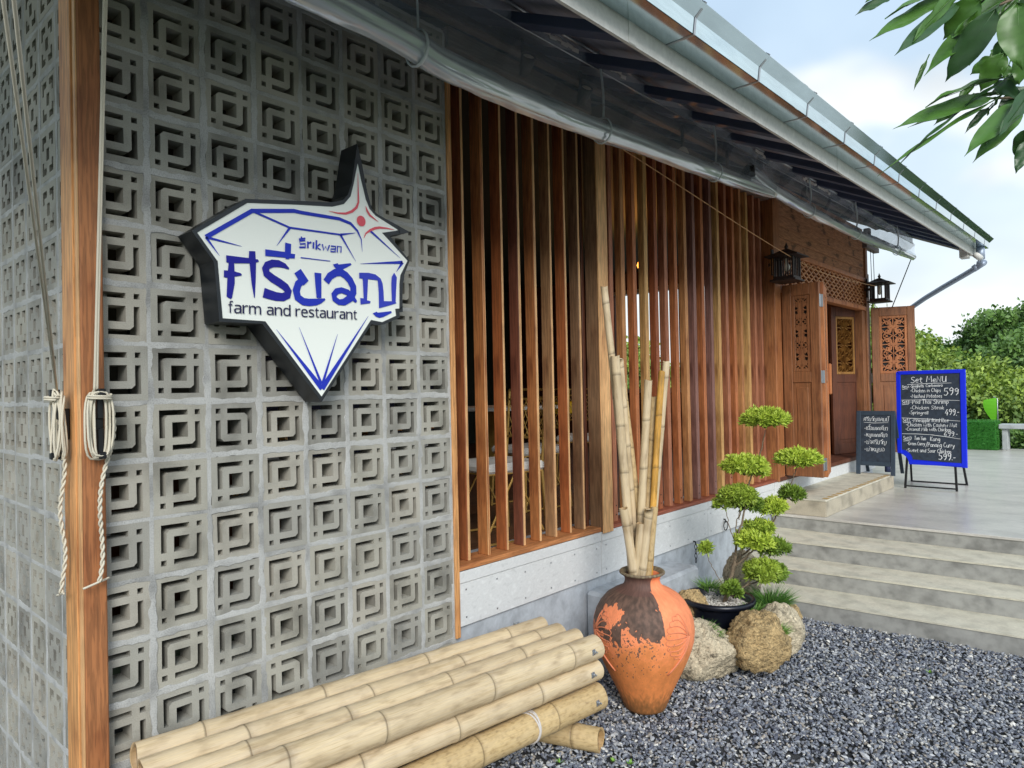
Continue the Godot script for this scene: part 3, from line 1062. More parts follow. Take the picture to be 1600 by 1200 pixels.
func entrance() -> void:
	var t := thing("entrance_wall", "old plank wall with a pierced lattice frieze above the open carved doors", "wall")
	var st := begin()
	mm(st, Vector3(5.685, 0.772, -0.09), Vector3(5.835, 3.52, 0.026), 0.005)
	put("door_post", st, M.post, t)
	st = begin()
	mm(st, Vector3(5.685, 0.80, -0.18), Vector3(5.705, 3.4, -0.092), 0.003)
	put("door_post", st, M.teak_dark, t)
	st = begin()
	mm(st, Vector3(8.52, 0.80, -0.09), Vector3(8.63, 2.60, 0.0), 0.005)
	put("door_post", st, M.teak, t)
	st = begin()
	mm(st, Vector3(8.635, 0.80, -0.10), Vector3(8.72, 3.50, 0.02), 0.005)
	put("door_post", st, M.teak, t)
	st = begin()
	mm(st, Vector3(8.725, 0.80, -0.10), Vector3(8.80, 3.05, 0.01), 0.005)
	put("door_post", st, M.teak_dark, t)
	var ys := [2.985, 3.085, 3.19, 3.305, 3.43, 3.60]
	for i in 5:
		var cut := [9.0, 7.15, 9.0, 7.55, 9.0]
		var c: float = cut[i]
		for seg in ([[5.838, 8.632]] if c > 8.9 else [[5.838, c - 0.002], [c + 0.002, 8.632]]):
			st = begin()
			var a := Vector3(seg[0], ys[i] + 0.002, -0.05 + rf(-0.003, 0.004))
			var d := Vector3(seg[1], ys[i + 1] - 0.002, 0.0 + rf(-0.006, 0.006))
			mm(st, a, d, 0.005)
			put("plank", st, M.plank, t)
	st = begin()
	mm(st, Vector3(5.838, 2.932, -0.06), Vector3(8.632, 2.982, 0.016), 0.004)
	put("rail", st, M.teak_light, t)
	st = begin()
	mm(st, Vector3(5.838, 2.575, -0.07), Vector3(8.632, 2.625, 0.018), 0.004)
	put("lintel", st, M.teak_light, t)
	st = begin()
	var n := 38
	var x0 := 5.85
	var pitch := 2.77 / n
	for i in n + 1:
		var a := []
		for k in 41:
			var f := k / 40.0
			a.append_array([x0 + pitch * i + 0.46 * pitch * cos(f * TAU * 4.5 + i * PI), 2.622 + 0.313 * f, 0.017])
		ribbon(st, a, -0.004 - 0.0007 * (i % 2), 0.016)
	put("lattice", st, M.lattice, t)
	st = begin()
	mm(st, Vector3(5.70, 0.772, -0.28), Vector3(8.86, 0.815, 0.03), 0.006)
	put("threshold", st, M.teak_dark, t)
	for q in [[5.622, 7.20], [7.203, 8.86]]:
		st = begin()
		mm(st, Vector3(q[0], 0.60, -0.0215), Vector3(q[1], 0.77, 0.012), 0.002)
		put("trim_board", st, M.trim, t)
	st = begin()
	mm(st, Vector3(8.60, 3.36, -0.02), Vector3(9.15, 3.42, 0.05), 0.004)
	mm(st, Vector3(8.72, 3.42, -0.02), Vector3(8.80, 3.62, 0.05), 0.004)
	put("outrigger", st, M.beam, t)
	leaf_door("nearest folded door leaf swung outwards behind the bonsai", Vector3(5.86, 0.818, 0.03), Vector3(5.845, 0.818, 0.372), 1.79, true, M.teak, M.teak, false)
	leaf_door("door leaf seen edge on with a pull handle folded past the first leaf", Vector3(5.895, 0.818, 0.374), Vector3(6.33, 0.818, 0.262), 1.79, true, M.teak_light, M.teak, true)
	leaf_door("dark inner door leaf whose carving lets daylight through", Vector3(8.60, 0.818, -0.08), Vector3(8.10, 0.818, -0.25), 1.79, false, M.teak_dark, M.gold_wood, false)
	leaf_door("far door leaf swung outwards beyond the doorway above the menu boards", Vector3(8.66, 0.818, 0.06), Vector3(8.84, 0.818, 0.50), 1.79, true, M.teak, M.teak_light, false)
	var fold: Node = get_node("carved_door")
	for y in [0.12, 0.92, 1.62]:
		hinge_plate(fold, Vector3(0.346, y, 0.0), Basis(Vector3(0, 0, 1), Vector3.UP, Vector3(1, 0, 0)))
		hinge_plate(get_node("carved_door_001"), Vector3(-0.006, y, 0.0), Basis(Vector3(0, 0, -1), Vector3.UP, Vector3(-1, 0, 0)))
		hinge_plate(get_node("carved_door_003"), Vector3(-0.01, y, 0.012), Basis(Vector3(0, 0, -1), Vector3.UP, Vector3(-1, 0, 0)))
	lantern("dark wooden lantern on the post nearest the slats", Vector3(5.64, 2.60, 0.16), 0.21)
	lantern("dark wooden lantern at the far end of the wall against the sky", Vector3(8.64, 2.655, 0.17), 0.21)
	st = begin()
	var cord := thing("hanging_rope", "two thin strings dropping past the far lantern from a short bar", "rope")
	for x in [8.86, 8.98]:
		var s2 := begin(true)
		tube(s2, [Vector3(x, 3.40, 0.02), Vector3(x - 0.01, 2.9, 0.03), Vector3(x - 0.02, 2.45, 0.03)], 0.004, 5)
		put("string", s2, M.dark, cord)


# ---- the room behind the slats
func room() -> void:
	var st := begin()
	mm(st, Vector3(0.1, 0.70, -6.1), Vector3(8.7, 0.772, -0.305), 0.002)
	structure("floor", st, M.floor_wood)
	st = begin()
	mm(st, Vector3(0.1, 3.50, -6.1), Vector3(8.68, 3.53, -0.20), 0.002)
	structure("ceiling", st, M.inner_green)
	var t := thing("room_wall", "dark green and blue rear wall of the dining room seen between slats", "wall")
	for i in 12:
		st = begin()
		mm(st, Vector3(0.0 + i * 0.74, 0.7, -6.2), Vector3(0.735 + i * 0.74, 3.9, -6.1 + 0.02 * (i % 2)), 0.005)
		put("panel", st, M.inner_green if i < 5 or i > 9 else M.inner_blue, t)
	t = thing("end_wall", "timber end wall of the dining room with a wide unglazed window", "wall")
	for q in [[Vector3(8.70, 0.7, -2.0), Vector3(8.80, 3.66, -0.105)], [Vector3(8.70, 0.7, -6.1), Vector3(8.80, 4.2, -3.75)], [Vector3(8.70, 0.7, -3.749), Vector3(8.80, 1.66, -2.001)], [Vector3(8.70, 3.18, -3.749), Vector3(8.80, 4.4, -2.001)]]:
		st = begin()
		mm(st, q[0], q[1], 0.004)
		put("wall_panel", st, M.teak_dark, t)
	for z in [-2.6, -3.2]:
		st = begin()
		mm(st, Vector3(8.72, 1.66, z - 0.02), Vector3(8.78, 3.18, z + 0.02), 0.003)
		put("window_post", st, M.teak, t)
	for y in [1.60, 3.17]:
		st = begin()
		mm(st, Vector3(8.67, y, -3.75), Vector3(8.83, y + 0.06, -2.0), 0.003)
		put("window_rail", st, M.cement, t)
	st = begin()
	mm(st, Vector3(-0.02, 0.7, -6.1), Vector3(0.05, 4.4, -2.1), 0.004)
	put("wall_panel", st, M.teak_dark, t)
	# table and chairs close behind the slats
	t = thing("dining_table", "white topped dining table with a golden edge behind the slats", "table", Vector3(1.62, 0.772, -0.72))
	st = begin()
	bbox(st, Vector3(0, 0.74, 0), Vector3(0.7, 0.022, 0.9), 0.004)
	put("tabletop", st, M.cushion, t)
	st = begin()
	bbox(st, Vector3(0, 0.715, 0), Vector3(0.7, 0.026, 0.9), 0.004)
	put("edge", st, M.gold, t)
	for i in 4:
		st = begin()
		var sx := -0.3 if i % 2 == 0 else 0.3
		var sz := -0.4 if i < 2 else 0.4
		bar(st, Vector3(sx * 0.7, 0, sz * 0.7), Vector3(sx, 0.70, sz), 0.035, 0.035)
		put("leg", st, M.gold, t)
	var first := chair("golden framed dining chair with white cushion right behind the deep slats")
	first.position = Vector3(2.36, 0.772, -0.42)
	first.rotation.y = -0.25
	var k := 0
	for q in [[3.35, -1.0, -0.2, "golden dining chair with white cushion just past the stout post"], [3.0, -2.2, 2.9, "golden dining chair standing deeper in the room"], [4.6, -1.4, 0.4, "golden dining chair behind the slender slats"], [1.9, -2.4, -0.4, "golden dining chair behind the table"]]:
		var c: Node3D = first.duplicate()
		c.name = numbered("dining_chair")
		add_child(c)
		c.position = Vector3(q[0], 0.772, q[1])
		c.rotation.y = q[2]
		c.set_meta("label", q[3])
		k += 1
	t = thing("dining_table", "second dining table standing in the middle of the dark room", "table", Vector3(3.9, 0.772, -1.9))
	st = begin()
	bbox(st, Vector3(0, 0.74, 0), Vector3(0.9, 0.03, 0.9), 0.004)
	put("tabletop", st, M.cushion, t)
	st = begin()
	bar(st, Vector3(0, 0.0, 0), Vector3(0, 0.72, 0), 0.08, 0.08)
	put("leg", st, M.gold, t)
	st = begin()
	bbox(st, Vector3(5.339, 1.471, -2.2), Vector3(0.34, 0.13, 0.12), 0.01)
	tag(put("storage_box", st, M.yellow), "bright yellow box glimpsed between the slats", "box")
	t = thing("hanging_lamp", "warm orange lamp glowing inside beyond the slats", "lamp", Vector3(5.997, 3.057, -1.6))
	st = begin(true)
	lathe(st, [Vector2(0, -0.05), Vector2(0.025, -0.04), Vector2(0.036, -0.01), Vector2(0.02, 0.03), Vector2(0, 0.045)], 12)
	var glow := mat(Color(1.0, 0.72, 0.35), 0.5)
	glow.emission_enabled = true
	glow.emission = Color(1.0, 0.62, 0.25)
	glow.emission_energy_multiplier = 2.0
	put("bulb", st, glow, t)
	st = begin(true)
	tube(st, [Vector3(0, 0.045, 0), Vector3(0, 1.6, 0)], 0.004, 5)
	put("flex", st, M.dark, t)
	var l := OmniLight3D.new()
	l.name = "lamp_light"
	l.light_color = Color(1.0, 0.66, 0.32)
	l.light_energy = 0.25
	l.light_size = 0.02
	l.omni_range = 12.0
	l.omni_attenuation = 2.0
	l.shadow_enabled = true
	t.add_child(l)


func chair(label: String) -> Node3D:
	var t := thing("dining_chair", label, "chair", Vector3.ZERO, "golden chairs in the dining room")
	var st := begin()
	bbox(st, Vector3(0, 0.44, 0), Vector3(0.44, 0.06, 0.44), 0.02)
	put("seat", st, M.cushion, t)
	for i in 4:
		st = begin()
		var sx := -0.2 if i % 2 == 0 else 0.2
		var sz := -0.2 if i < 2 else 0.2
		bar(st, Vector3(sx * 1.1, 0, sz * 1.1), Vector3(sx, 0.41, sz), 0.016, 0.016)
		put("leg", st, M.gold, t)
	st = begin()
	for q in [[Vector3(-0.2, 0.41, -0.2), Vector3(0.2, 0.41, -0.2)], [Vector3(-0.2, 0.41, 0.2), Vector3(0.2, 0.41, 0.2)], [Vector3(-0.2, 0.41, -0.2), Vector3(-0.2, 0.41, 0.2)], [Vector3(0.2, 0.41, -0.2), Vector3(0.2, 0.41, 0.2)], [Vector3(-0.22, 0.012, 0.22), Vector3(0.22, 0.012, 0.22)], [Vector3(-0.22, 0.012, -0.22), Vector3(0.22, 0.012, -0.22)], [Vector3(-0.2, 0.05, 0.205), Vector3(0.0, 0.4, 0.2)], [Vector3(0.2, 0.05, 0.205), Vector3(0.0, 0.4, 0.2)], [Vector3(-0.2, 0.05, -0.205), Vector3(0.0, 0.4, -0.2)], [Vector3(0.2, 0.05, -0.205), Vector3(0.0, 0.4, -0.2)]]:
		bar(st, q[0], q[1], 0.012, 0.012)
	put("seat_frame", st, M.gold, t)
	st = begin()
	for q in [[Vector3(0.2, 0.41, -0.2), Vector3(0.24, 0.9, -0.2)], [Vector3(0.2, 0.41, 0.2), Vector3(0.24, 0.9, 0.2)], [Vector3(0.24, 0.9, -0.2), Vector3(0.24, 0.9, 0.2)], [Vector3(0.235, 0.84, -0.2), Vector3(0.235, 0.84, 0.2)], [Vector3(0.215, 0.60, -0.2), Vector3(0.215, 0.60, 0.2)]]:
		bar(st, q[0], q[1], 0.014, 0.014)
	put("back_frame", st, M.gold, t)
	st = begin()
	for k in 9:
		var z := -0.2 + 0.05 * k
		for s in [-1.0, 1.0]:
			var z1: float = clampf(z + s * 0.16, -0.2, 0.2)
			var f: float = absf(z1 - z) / 0.16
			bar(st, Vector3(0.215, 0.60, z), Vector3(0.215 + 0.02 * f, 0.60 + 0.24 * f, z1), 0.005, 0.005, 0.001)
	put("wire_mesh", st, M.gold, t)
	return t


# ---- roof, gutter and blinds
func lift(x: float) -> float:   # the eave climbs a little towards the far gable
	return 0.022 * (x - 1.86)


func swept(st: SurfaceTool, prof: Array, x0: float, x1: float, thick := 0.0) -> void:   # prof of Vector2(z, y) drawn along the eave
	for i in prof.size() - 1:
		var a: Vector2 = prof[i]
		var b: Vector2 = prof[i + 1]
		var n := Vector2((b - a).y, -(b - a).x).normalized() * thick
		var q := [Vector3(x0, a.y + lift(x0), a.x), Vector3(x0, b.y + lift(x0), b.x), Vector3(x1, b.y + lift(x1), b.x), Vector3(x1, a.y + lift(x1), a.x)]
		quad(st, q[0], q[1], q[2], q[3])
		if thick != 0.0:
			var o := Vector3(0, n.y, n.x)
			quad(st, q[3] + o, q[2] + o, q[1] + o, q[0] + o)


func roof() -> void:
	var xa := -1.3
	var xb := 9.30
	var slope := 0.47
	var t := thing("roof", "deep overhanging metal roof with dark rafters and a pale fascia board", "roof")
	var st := begin()
	hexa(st, [Vector3(xa, 3.135 + lift(xa), 1.10), Vector3(xb, 3.135 + lift(xb), 1.10), Vector3(xb, 3.135 + slope * 4.1 + lift(xb), -3.0), Vector3(xa, 3.135 + slope * 4.1 + lift(xa), -3.0), Vector3(xa, 3.15 + lift(xa), 1.10), Vector3(xb, 3.15 + lift(xb), 1.10), Vector3(xb, 3.15 + slope * 4.1 + lift(xb), -3.0), Vector3(xa, 3.15 + slope * 4.1 + lift(xa), -3.0)])
	put("roof_sheet", st, M.roof_under, t)
	for i in 26:
		st = begin()
		var x := xa + 0.4 * i
		hexa(st, [Vector3(x, 3.151 + lift(x), 1.12), Vector3(x + 0.38, 3.151 + lift(x), 1.12), Vector3(x + 0.38, 3.151 + slope * 4.12 + lift(x), -3.0), Vector3(x, 3.151 + slope * 4.12 + lift(x), -3.0), Vector3(x + 0.02, 3.17 + lift(x), 1.12), Vector3(x + 0.04, 3.17 + lift(x), 1.12), Vector3(x + 0.04, 3.17 + slope * 4.12 + lift(x), -3.0), Vector3(x + 0.02, 3.17 + slope * 4.12 + lift(x), -3.0)])
		put("roof_rib", st, M.roof_top, t)
	st = begin()
	hexa(st, [Vector3(xa, 5.06 + lift(xa), -3.001), Vector3(xb, 5.06 + lift(xb), -3.001), Vector3(xb, 3.3 + lift(xb), -7.0), Vector3(xa, 3.3 + lift(xa), -7.0), Vector3(xa, 5.08 + lift(xa), -3.001), Vector3(xb, 5.08 + lift(xb), -3.001), Vector3(xb, 3.32 + lift(xb), -7.0), Vector3(xa, 3.32 + lift(xa), -7.0)])
	put("rear_sheet", st, M.roof_under, t)
	var x := -1.2
	while x < 9.2:
		st = begin()
		var a := Vector3(x, 3.075 + lift(x), 1.068)
		var b := Vector3(x, 3.075 + slope * 4.0 + lift(x), -2.95)
		bar(st, a, b, 0.045, 0.105, 0.003, Vector3.RIGHT)
		put("rafter", st, M.rafter_side, t)
		x += 0.57
	st = begin()
	hexa(st, [Vector3(xa, 3.012 + lift(xa), 1.07), Vector3(xb + 0.03, 3.012 + lift(xb), 1.07), Vector3(xb + 0.03, 3.012 + lift(xb), 1.084), Vector3(xa, 3.012 + lift(xa), 1.084), Vector3(xa, 3.128 + lift(xa), 1.07), Vector3(xb + 0.03, 3.128 + lift(xb), 1.07), Vector3(xb + 0.03, 3.128 + lift(xb), 1.084), Vector3(xa, 3.128 + lift(xa), 1.084)])
	put("fascia", st, M.fascia, t)
	for j in [-0.9, 1.60, 4.1, 6.6]:
		st = begin()
		bbox(st, Vector3(j, 3.07 + lift(j), 1.0855), Vector3(0.05, 0.112, 0.003), 0.001)
		put("fascia_joint", st, M.fascia, t)
	st = begin()
	bar(st, Vector3(9.285, 3.08 + lift(9.28), 1.06), Vector3(9.285, 3.08 + slope * 4.0 + lift(9.28), -2.95), 0.05, 0.17, 0.004, Vector3.RIGHT)
	put("barge_board", st, M.beam, t)
	for z in [0.02, -1.4]:
		st = begin()
		var y: float = 3.045 + slope * (1.08 - z)
		bar(st, Vector3(xa, y + lift(xa), z), Vector3(9.2, y + lift(9.2), z), 0.05, 0.06, 0.003)
		put("purlin", st, M.beam, t)
	# gutter
	t = thing("gutter", "shiny sheet metal box gutter strapped along the eave", "gutter")
	var prof := [Vector2(1.2565, 3.213), Vector2(1.263, 3.207), Vector2(1.216, 3.165), Vector2(1.208, 3.101), Vector2(1.0865, 3.101), Vector2(1.0865, 3.235)]
	st = begin()
	swept(st, prof, xa, xb, -0.0025)
	put("trough", st, M.gutter, t)
	for e in [xa, xb]:
		st = begin()
		var c := Vector3(e, 3.15 + lift(e), 1.15)
		var poly := [Vector2(1.263, 3.207), Vector2(1.216, 3.165), Vector2(1.208, 3.101), Vector2(1.0865, 3.101), Vector2(1.0865, 3.215)]
		for i in poly.size():
			var p: Vector2 = poly[i]
			var q: Vector2 = poly[(i + 1) % poly.size()]
			tri(st, c, Vector3(e, p.y + lift(e), p.x), Vector3(e, q.y + lift(e), q.x))
		put("end_cap", st, M.gutter, t)
	x = -0.72
	while x < 9.25:
		st = begin()
		var strap := []
		for q in [Vector2(1.10, 3.222), Vector2(1.255, 3.219), Vector2(1.2675, 3.210), Vector2(1.245, 3.187), Vector2(1.2205, 3.164), Vector2(1.2125, 3.0975), Vector2(1.0865, 3.0965)]:
			strap.append(q)
		swept(st, strap, x, x + 0.016, 0.002)
		put("strap", st, M.steel, t)
		x += 0.645
	for j in [2.98, 5.95, 8.4]:
		st = begin()
		swept(st, [Vector2(1.2650, 3.208), Vector2(1.2185, 3.165), Vector2(1.2100, 3.099), Vector2(1.0865, 3.0988)], j, j + 0.05, 0.001)
		put("joint_band", st, M.gutter, t)
	t = thing("downspout", "grey plastic downspout bending from the gutter end back to the wall", "downspout")
	st = begin(true)
	tube(st, [Vector3(9.12, 3.255, 1.15), Vector3(9.12, 3.12, 1.15)], 0.045, 14)
	put("outlet", st, M.pipe, t)
	st = begin(true)
	tube(st, curve([Vector3(9.12, 3.14, 1.15), Vector3(9.12, 3.07, 1.15), Vector3(9.115, 3.03, 1.12), Vector3(10.03, 2.707, 0.22), Vector3(10.03, 2.707, 0.22) + Vector3(-0.02, -0.3, -0.15)], 4), 0.033, 14)
	put("pipe", st, M.pipe, t)
	st = begin(true)
	tube(st, [Vector3(9.12, 3.09, 1.15), Vector3(9.12, 3.05, 1.145)], 0.042, 14)
	put("collar", st, M.pipe, t)
	st = begin(true)
	tube(st, [Vector3(9.117, 3.035, 1.115), Vector3(9.115, 3.01, 1.075)], 0.040, 14)
	put("collar", st, M.pipe, t)
	t = thing("security_camera", "small white security camera under the gutter corner", "camera", Vector3(8.93, 3.135, 1.02))
	st = begin()
	bbox(st, Vector3(0.03, 0.08, -0.005), Vector3(0.13, 0.18, 0.09), 0.006)
	put("junction_box", st, M.fascia, t)
	st = begin(true)
	tube(st, [Vector3(0.02, 0.03, 0.03), Vector3(-0.02, 0.0, 0.10)], 0.012, 8)
	put("arm", st, M.fascia, t)
	st = begin(true)
	tube(st, [Vector3(-0.05, 0.0, 0.12), Vector3(0.09, -0.015, 0.14)], 0.034, 14)
	put("body", st, M.fascia, t)
	st = begin(true)
	tube(st, [Vector3(0.089, -0.0148, 0.1399), Vector3(0.094, -0.0155, 0.1408)], 0.029, 14)
	put("lens", st, M.black, t)
	var k := 0
	for p in [Vector3(1.995, 3.35, 0.2), Vector3(2.498, 3.345, 0.2)]:
		t = thing("spotlight", "black spotlight under the eave above the %s slats, seen through the clear blind" % ["first", "middle"][k], "spotlight", p, "spotlights under the eave")
		st = begin(true)
		lathe(st, [Vector2(0.0, -0.055), Vector2(0.026, -0.05), Vector2(0.036, 0.0), Vector2(0.040, 0.052), Vector2(0.034, 0.056), Vector2(0.030, 0.046)], 16)
		var o := put("housing", st, M.black, t)
		o.rotation = Vector3(0.9, -0.5, 0)
		st = begin(true)
		lathe(st, [Vector2(0.0, 0.049), Vector2(0.031, 0.047)], 16)
		o = put("lens", st, M.bulb, t)
		o.rotation = Vector3(0.9, -0.5, 0)
		st = begin()
		bbox(st, Vector3(0, 0.07, -0.02), Vector3(0.02, 0.16, 0.012), 0.002)
		put("bracket", st, M.black, t)
		k += 1
	st = begin()
	bar(st, Vector3(-0.8, 3.46 + lift(-0.8), 0.17), Vector3(9.1, 3.46 + lift(9.1), 0.17), 0.02, 0.03)
	tag(put("conduit", st, M.black), "black conduit rail carrying the spotlights under the eave", "conduit")
	for p in [Vector3(3.657, 3.294, 0.2), Vector3(4.364, 3.291, 0.2)]:
		t = thing("round_bulb", "small round white bulb hanging behind the clear blind, %s" % ("near the rope tie" if k == 2 else "near the black tube end"), "bulb", p, "white bulbs under the eave")
		st = begin(true)
		lathe(st, [Vector2(0, -0.045), Vector2(0.032, -0.03), Vector2(0.042, 0.0), Vector2(0.03, 0.03), Vector2(0.014, 0.045), Vector2(0, 0.046)], 14)
		put("globe", st, M.bulb, t)
		st = begin()
		bbox(st, Vector3(0, 0.12, 0), Vector3(0.022, 0.16, 0.022), 0.004)
		put("holder", st, M.black, t)
		k += 1


func blind(label: String, bars: Array, rolls: Array, radii: Array, ties: Array, salt: float) -> void:
	var t := thing("clear_blind", label, "blind", Vector3.ZERO, "clear plastic roller blinds under the eave")
	var n := FastNoiseLite.new()
	n.seed = int(salt)
	n.frequency = 1.0
	var path := curve(rolls, 14)
	var top := []
	for p in path:
		var f: float = clampf((p.x - bars[0].x) / (bars[1].x - bars[0].x), -0.3, 1.2)
		top.append((bars[0] as Vector3).lerp(bars[1], f) + Vector3(0, 0, 0))
		top[-1].x = p.x
	var st := begin(true)
	var rows := 5
	var at := func(i: int, j: int) -> Vector3:
		var f := float(j) / rows
		var v: Vector3 = (top[i] as Vector3).lerp(path[i] + Vector3(0, 0, radii[0] * 0.9), f)
		v.z += n.get_noise_2d(v.x * 2.2, f * 1.4) * 0.035 * sin(f * PI)
		return v
	for i in path.size() - 1:
		for j in rows:
			quad(st, at.call(i, j + 1), at.call(i + 1, j + 1), at.call(i + 1, j), at.call(i, j))
	put("clear_sheet", st, M.pvc, t)
	st = begin(true)
	for i in path.size() - 1:
		var d := Vector3(0, -0.075, 0.006)
		var e := Vector3(0, 0, 0.006)
		quad(st, top[i] + d, top[i + 1] + d, top[i + 1] + e, top[i] + e)
	put("hem", st, M.pvc_hem, t)
	st = begin(true)
	tube(st, [top[0] + Vector3(0, 0.006, 0), top[-1] + Vector3(0, 0.006, 0)], 0.010, 8)
	tube(st, [top[0] + Vector3(0, -0.082, 0.008), top[-1] + Vector3(0, -0.082, 0.008)], 0.003, 6)
	put("top_tube", st, M.steel, t)
	# the rolled up plastic: lengthwise folds that shift along the roll
	st = begin(true)
	var sides := 26
	var rings := []
	for i in path.size():
		var f := float(i) / (path.size() - 1)
		var r: float = lerpf(radii[0], radii[1], f)
		var ring := []
		for s in sides:
			var a := TAU * s / sides
			var fold := n.get_noise_3d(cos(a) * 2.6, sin(a) * 2.6, path[i].x * 0.8) * 0.42 + n.get_noise_3d(cos(a) * 6.0, sin(a) * 6.0, path[i].x * 0.9 + 30.0) * 0.20
			var sag := n.get_noise_2d(path[i].x * 1.6, 5.0) * 0.12
			ring.append(path[i] + Vector3(0, cos(a) * 1.12, sin(a) * 0.9) * r * (1.0 + fold + sag))
		rings.append(ring)
	for i in path.size() - 1:
		for s in sides:
			quad(st, rings[i][s], rings[i][(s + 1) % sides], rings[i + 1][(s + 1) % sides], rings[i + 1][s])
	put("roll", st, M.roll, t)
	for e in 2:
		st = begin(true)
		var p: Vector3 = path[0] if e == 0 else path[-1]
		var s := -1.0 if e == 0 else 1.0
		tube(st, [p + Vector3(-s * 0.06, 0, 0), p + Vector3(s * 0.05, 0, 0)], radii[e] * 0.8, 14)
		put("tube_end", st, M.black if (e == 0 and salt > 5.0) else M.fascia, t)
	for x in ties:
		var i := 0
		while i < path.size() - 2 and path[i].x < x:
			i += 1
		st = begin(true)
		var r: float = lerpf(radii[0], radii[1], float(i) / path.size()) * 1.32
		var c: Vector3 = path[i]
		var up: Vector3 = top[i] + Vector3(-0.05, 0.015, 0.02)
		var pts := []
		for a in 15:
			var an := -0.2 + TAU * 0.94 * a / 14.0
			pts.append(c + Vector3(0.004 * sin(an), r * 1.08 * cos(an), r * 0.92 * sin(an)))
		tube(st, pts, 0.009, 6, true, 0.4)
		tube(st, curve([c + Vector3(0, r, 0.01), c.lerp(up, 0.5) + Vector3(0.01, 0, 0.012), up], 4), 0.007, 6, true, 0.5)
		put("tie", st, M.pvc_tie, t)
	for q in [0.18, 0.52, 0.60]:
		var i := int(q * path.size())
		st = begin()
		var c: Vector3 = top[i] + Vector3(0, -0.035, 0.012)
		for k in 7:
			var p := c + Vector3((k - 3) * 0.045, n.get_noise_2d(k * 3.0, q * 50.0) * 0.03, 0)
			bbox(st, p, Vector3(0.052, 0.018 + 0.014 * absf(n.get_noise_2d(k * 7.0, 3.0)), 0.003), 0.001, Basis.from_euler(Vector3(n.get_noise_2d(k * 2.0, 9.0) * 0.7, 0, n.get_noise_2d(k, 19.0) * 0.5)))
		put("tape", st, M.tape, t)


func blinds() -> void:
	M.pvc_tie = mat(Color(0.82, 0.86, 0.88), 0.3)
	blind("nearer clear plastic blind half rolled up before the block wall and slats", [Vector3(1.544, 3.405, 0.45), Vector3(4.261, 3.43, 0.45)], [Vector3(0.885, 3.022, 0.45) + Vector3(-1.6, 0.02, 0), Vector3(0.77, 3.04, 0.45), Vector3(1.209, 2.997, 0.45), Vector3(1.827, 3.005, 0.45), Vector3(2.684, 3.048, 0.45), Vector3(3.465, 3.089, 0.45), Vector3(4.579, 3.157, 0.45)], [0.054, 0.043], [1.023, 2.287, 3.584], 3.0)
	blind("farther clear plastic blind half rolled up over the carved doors", [Vector3(4.261, 3.43, 0.45), Vector3(9.221, 3.484, 0.45)], [Vector3(4.193, 3.23, 0.45), Vector3(4.581, 3.187, 0.45), Vector3(5.338, 3.161, 0.45), Vector3(6.572, 3.164, 0.45), Vector3(9.061, 3.243, 0.45)], [0.046, 0.038], [5.368, 6.655, 8.121], 8.0)
	var t := thing("stay_wire", "thin wire running slack from the eave past the slats to the far lantern", "wire")
	var st := begin(true)
	tube(st, curve([Vector3(1.903, 3.128, 0.3), Vector3(2.681, 3.095, 0.28), Vector3(5.087, 2.853, 0.24), Vector3(6.508, 2.771, 0.22), Vector3(8.35, 2.834, 0.2)]), 0.0032, 5)
	put("strand", st, M.edge, t)
	t = thing("stay_rope", "dark line slanting from the blind's far corner down to the door leaf", "rope")
	st = begin(true)
	tube(st, [Vector3(8.992, 3.21, 0.45), Vector3(8.658, 2.594, 0.3)], 0.006, 5)
	put("strand", st, M.dark, t)


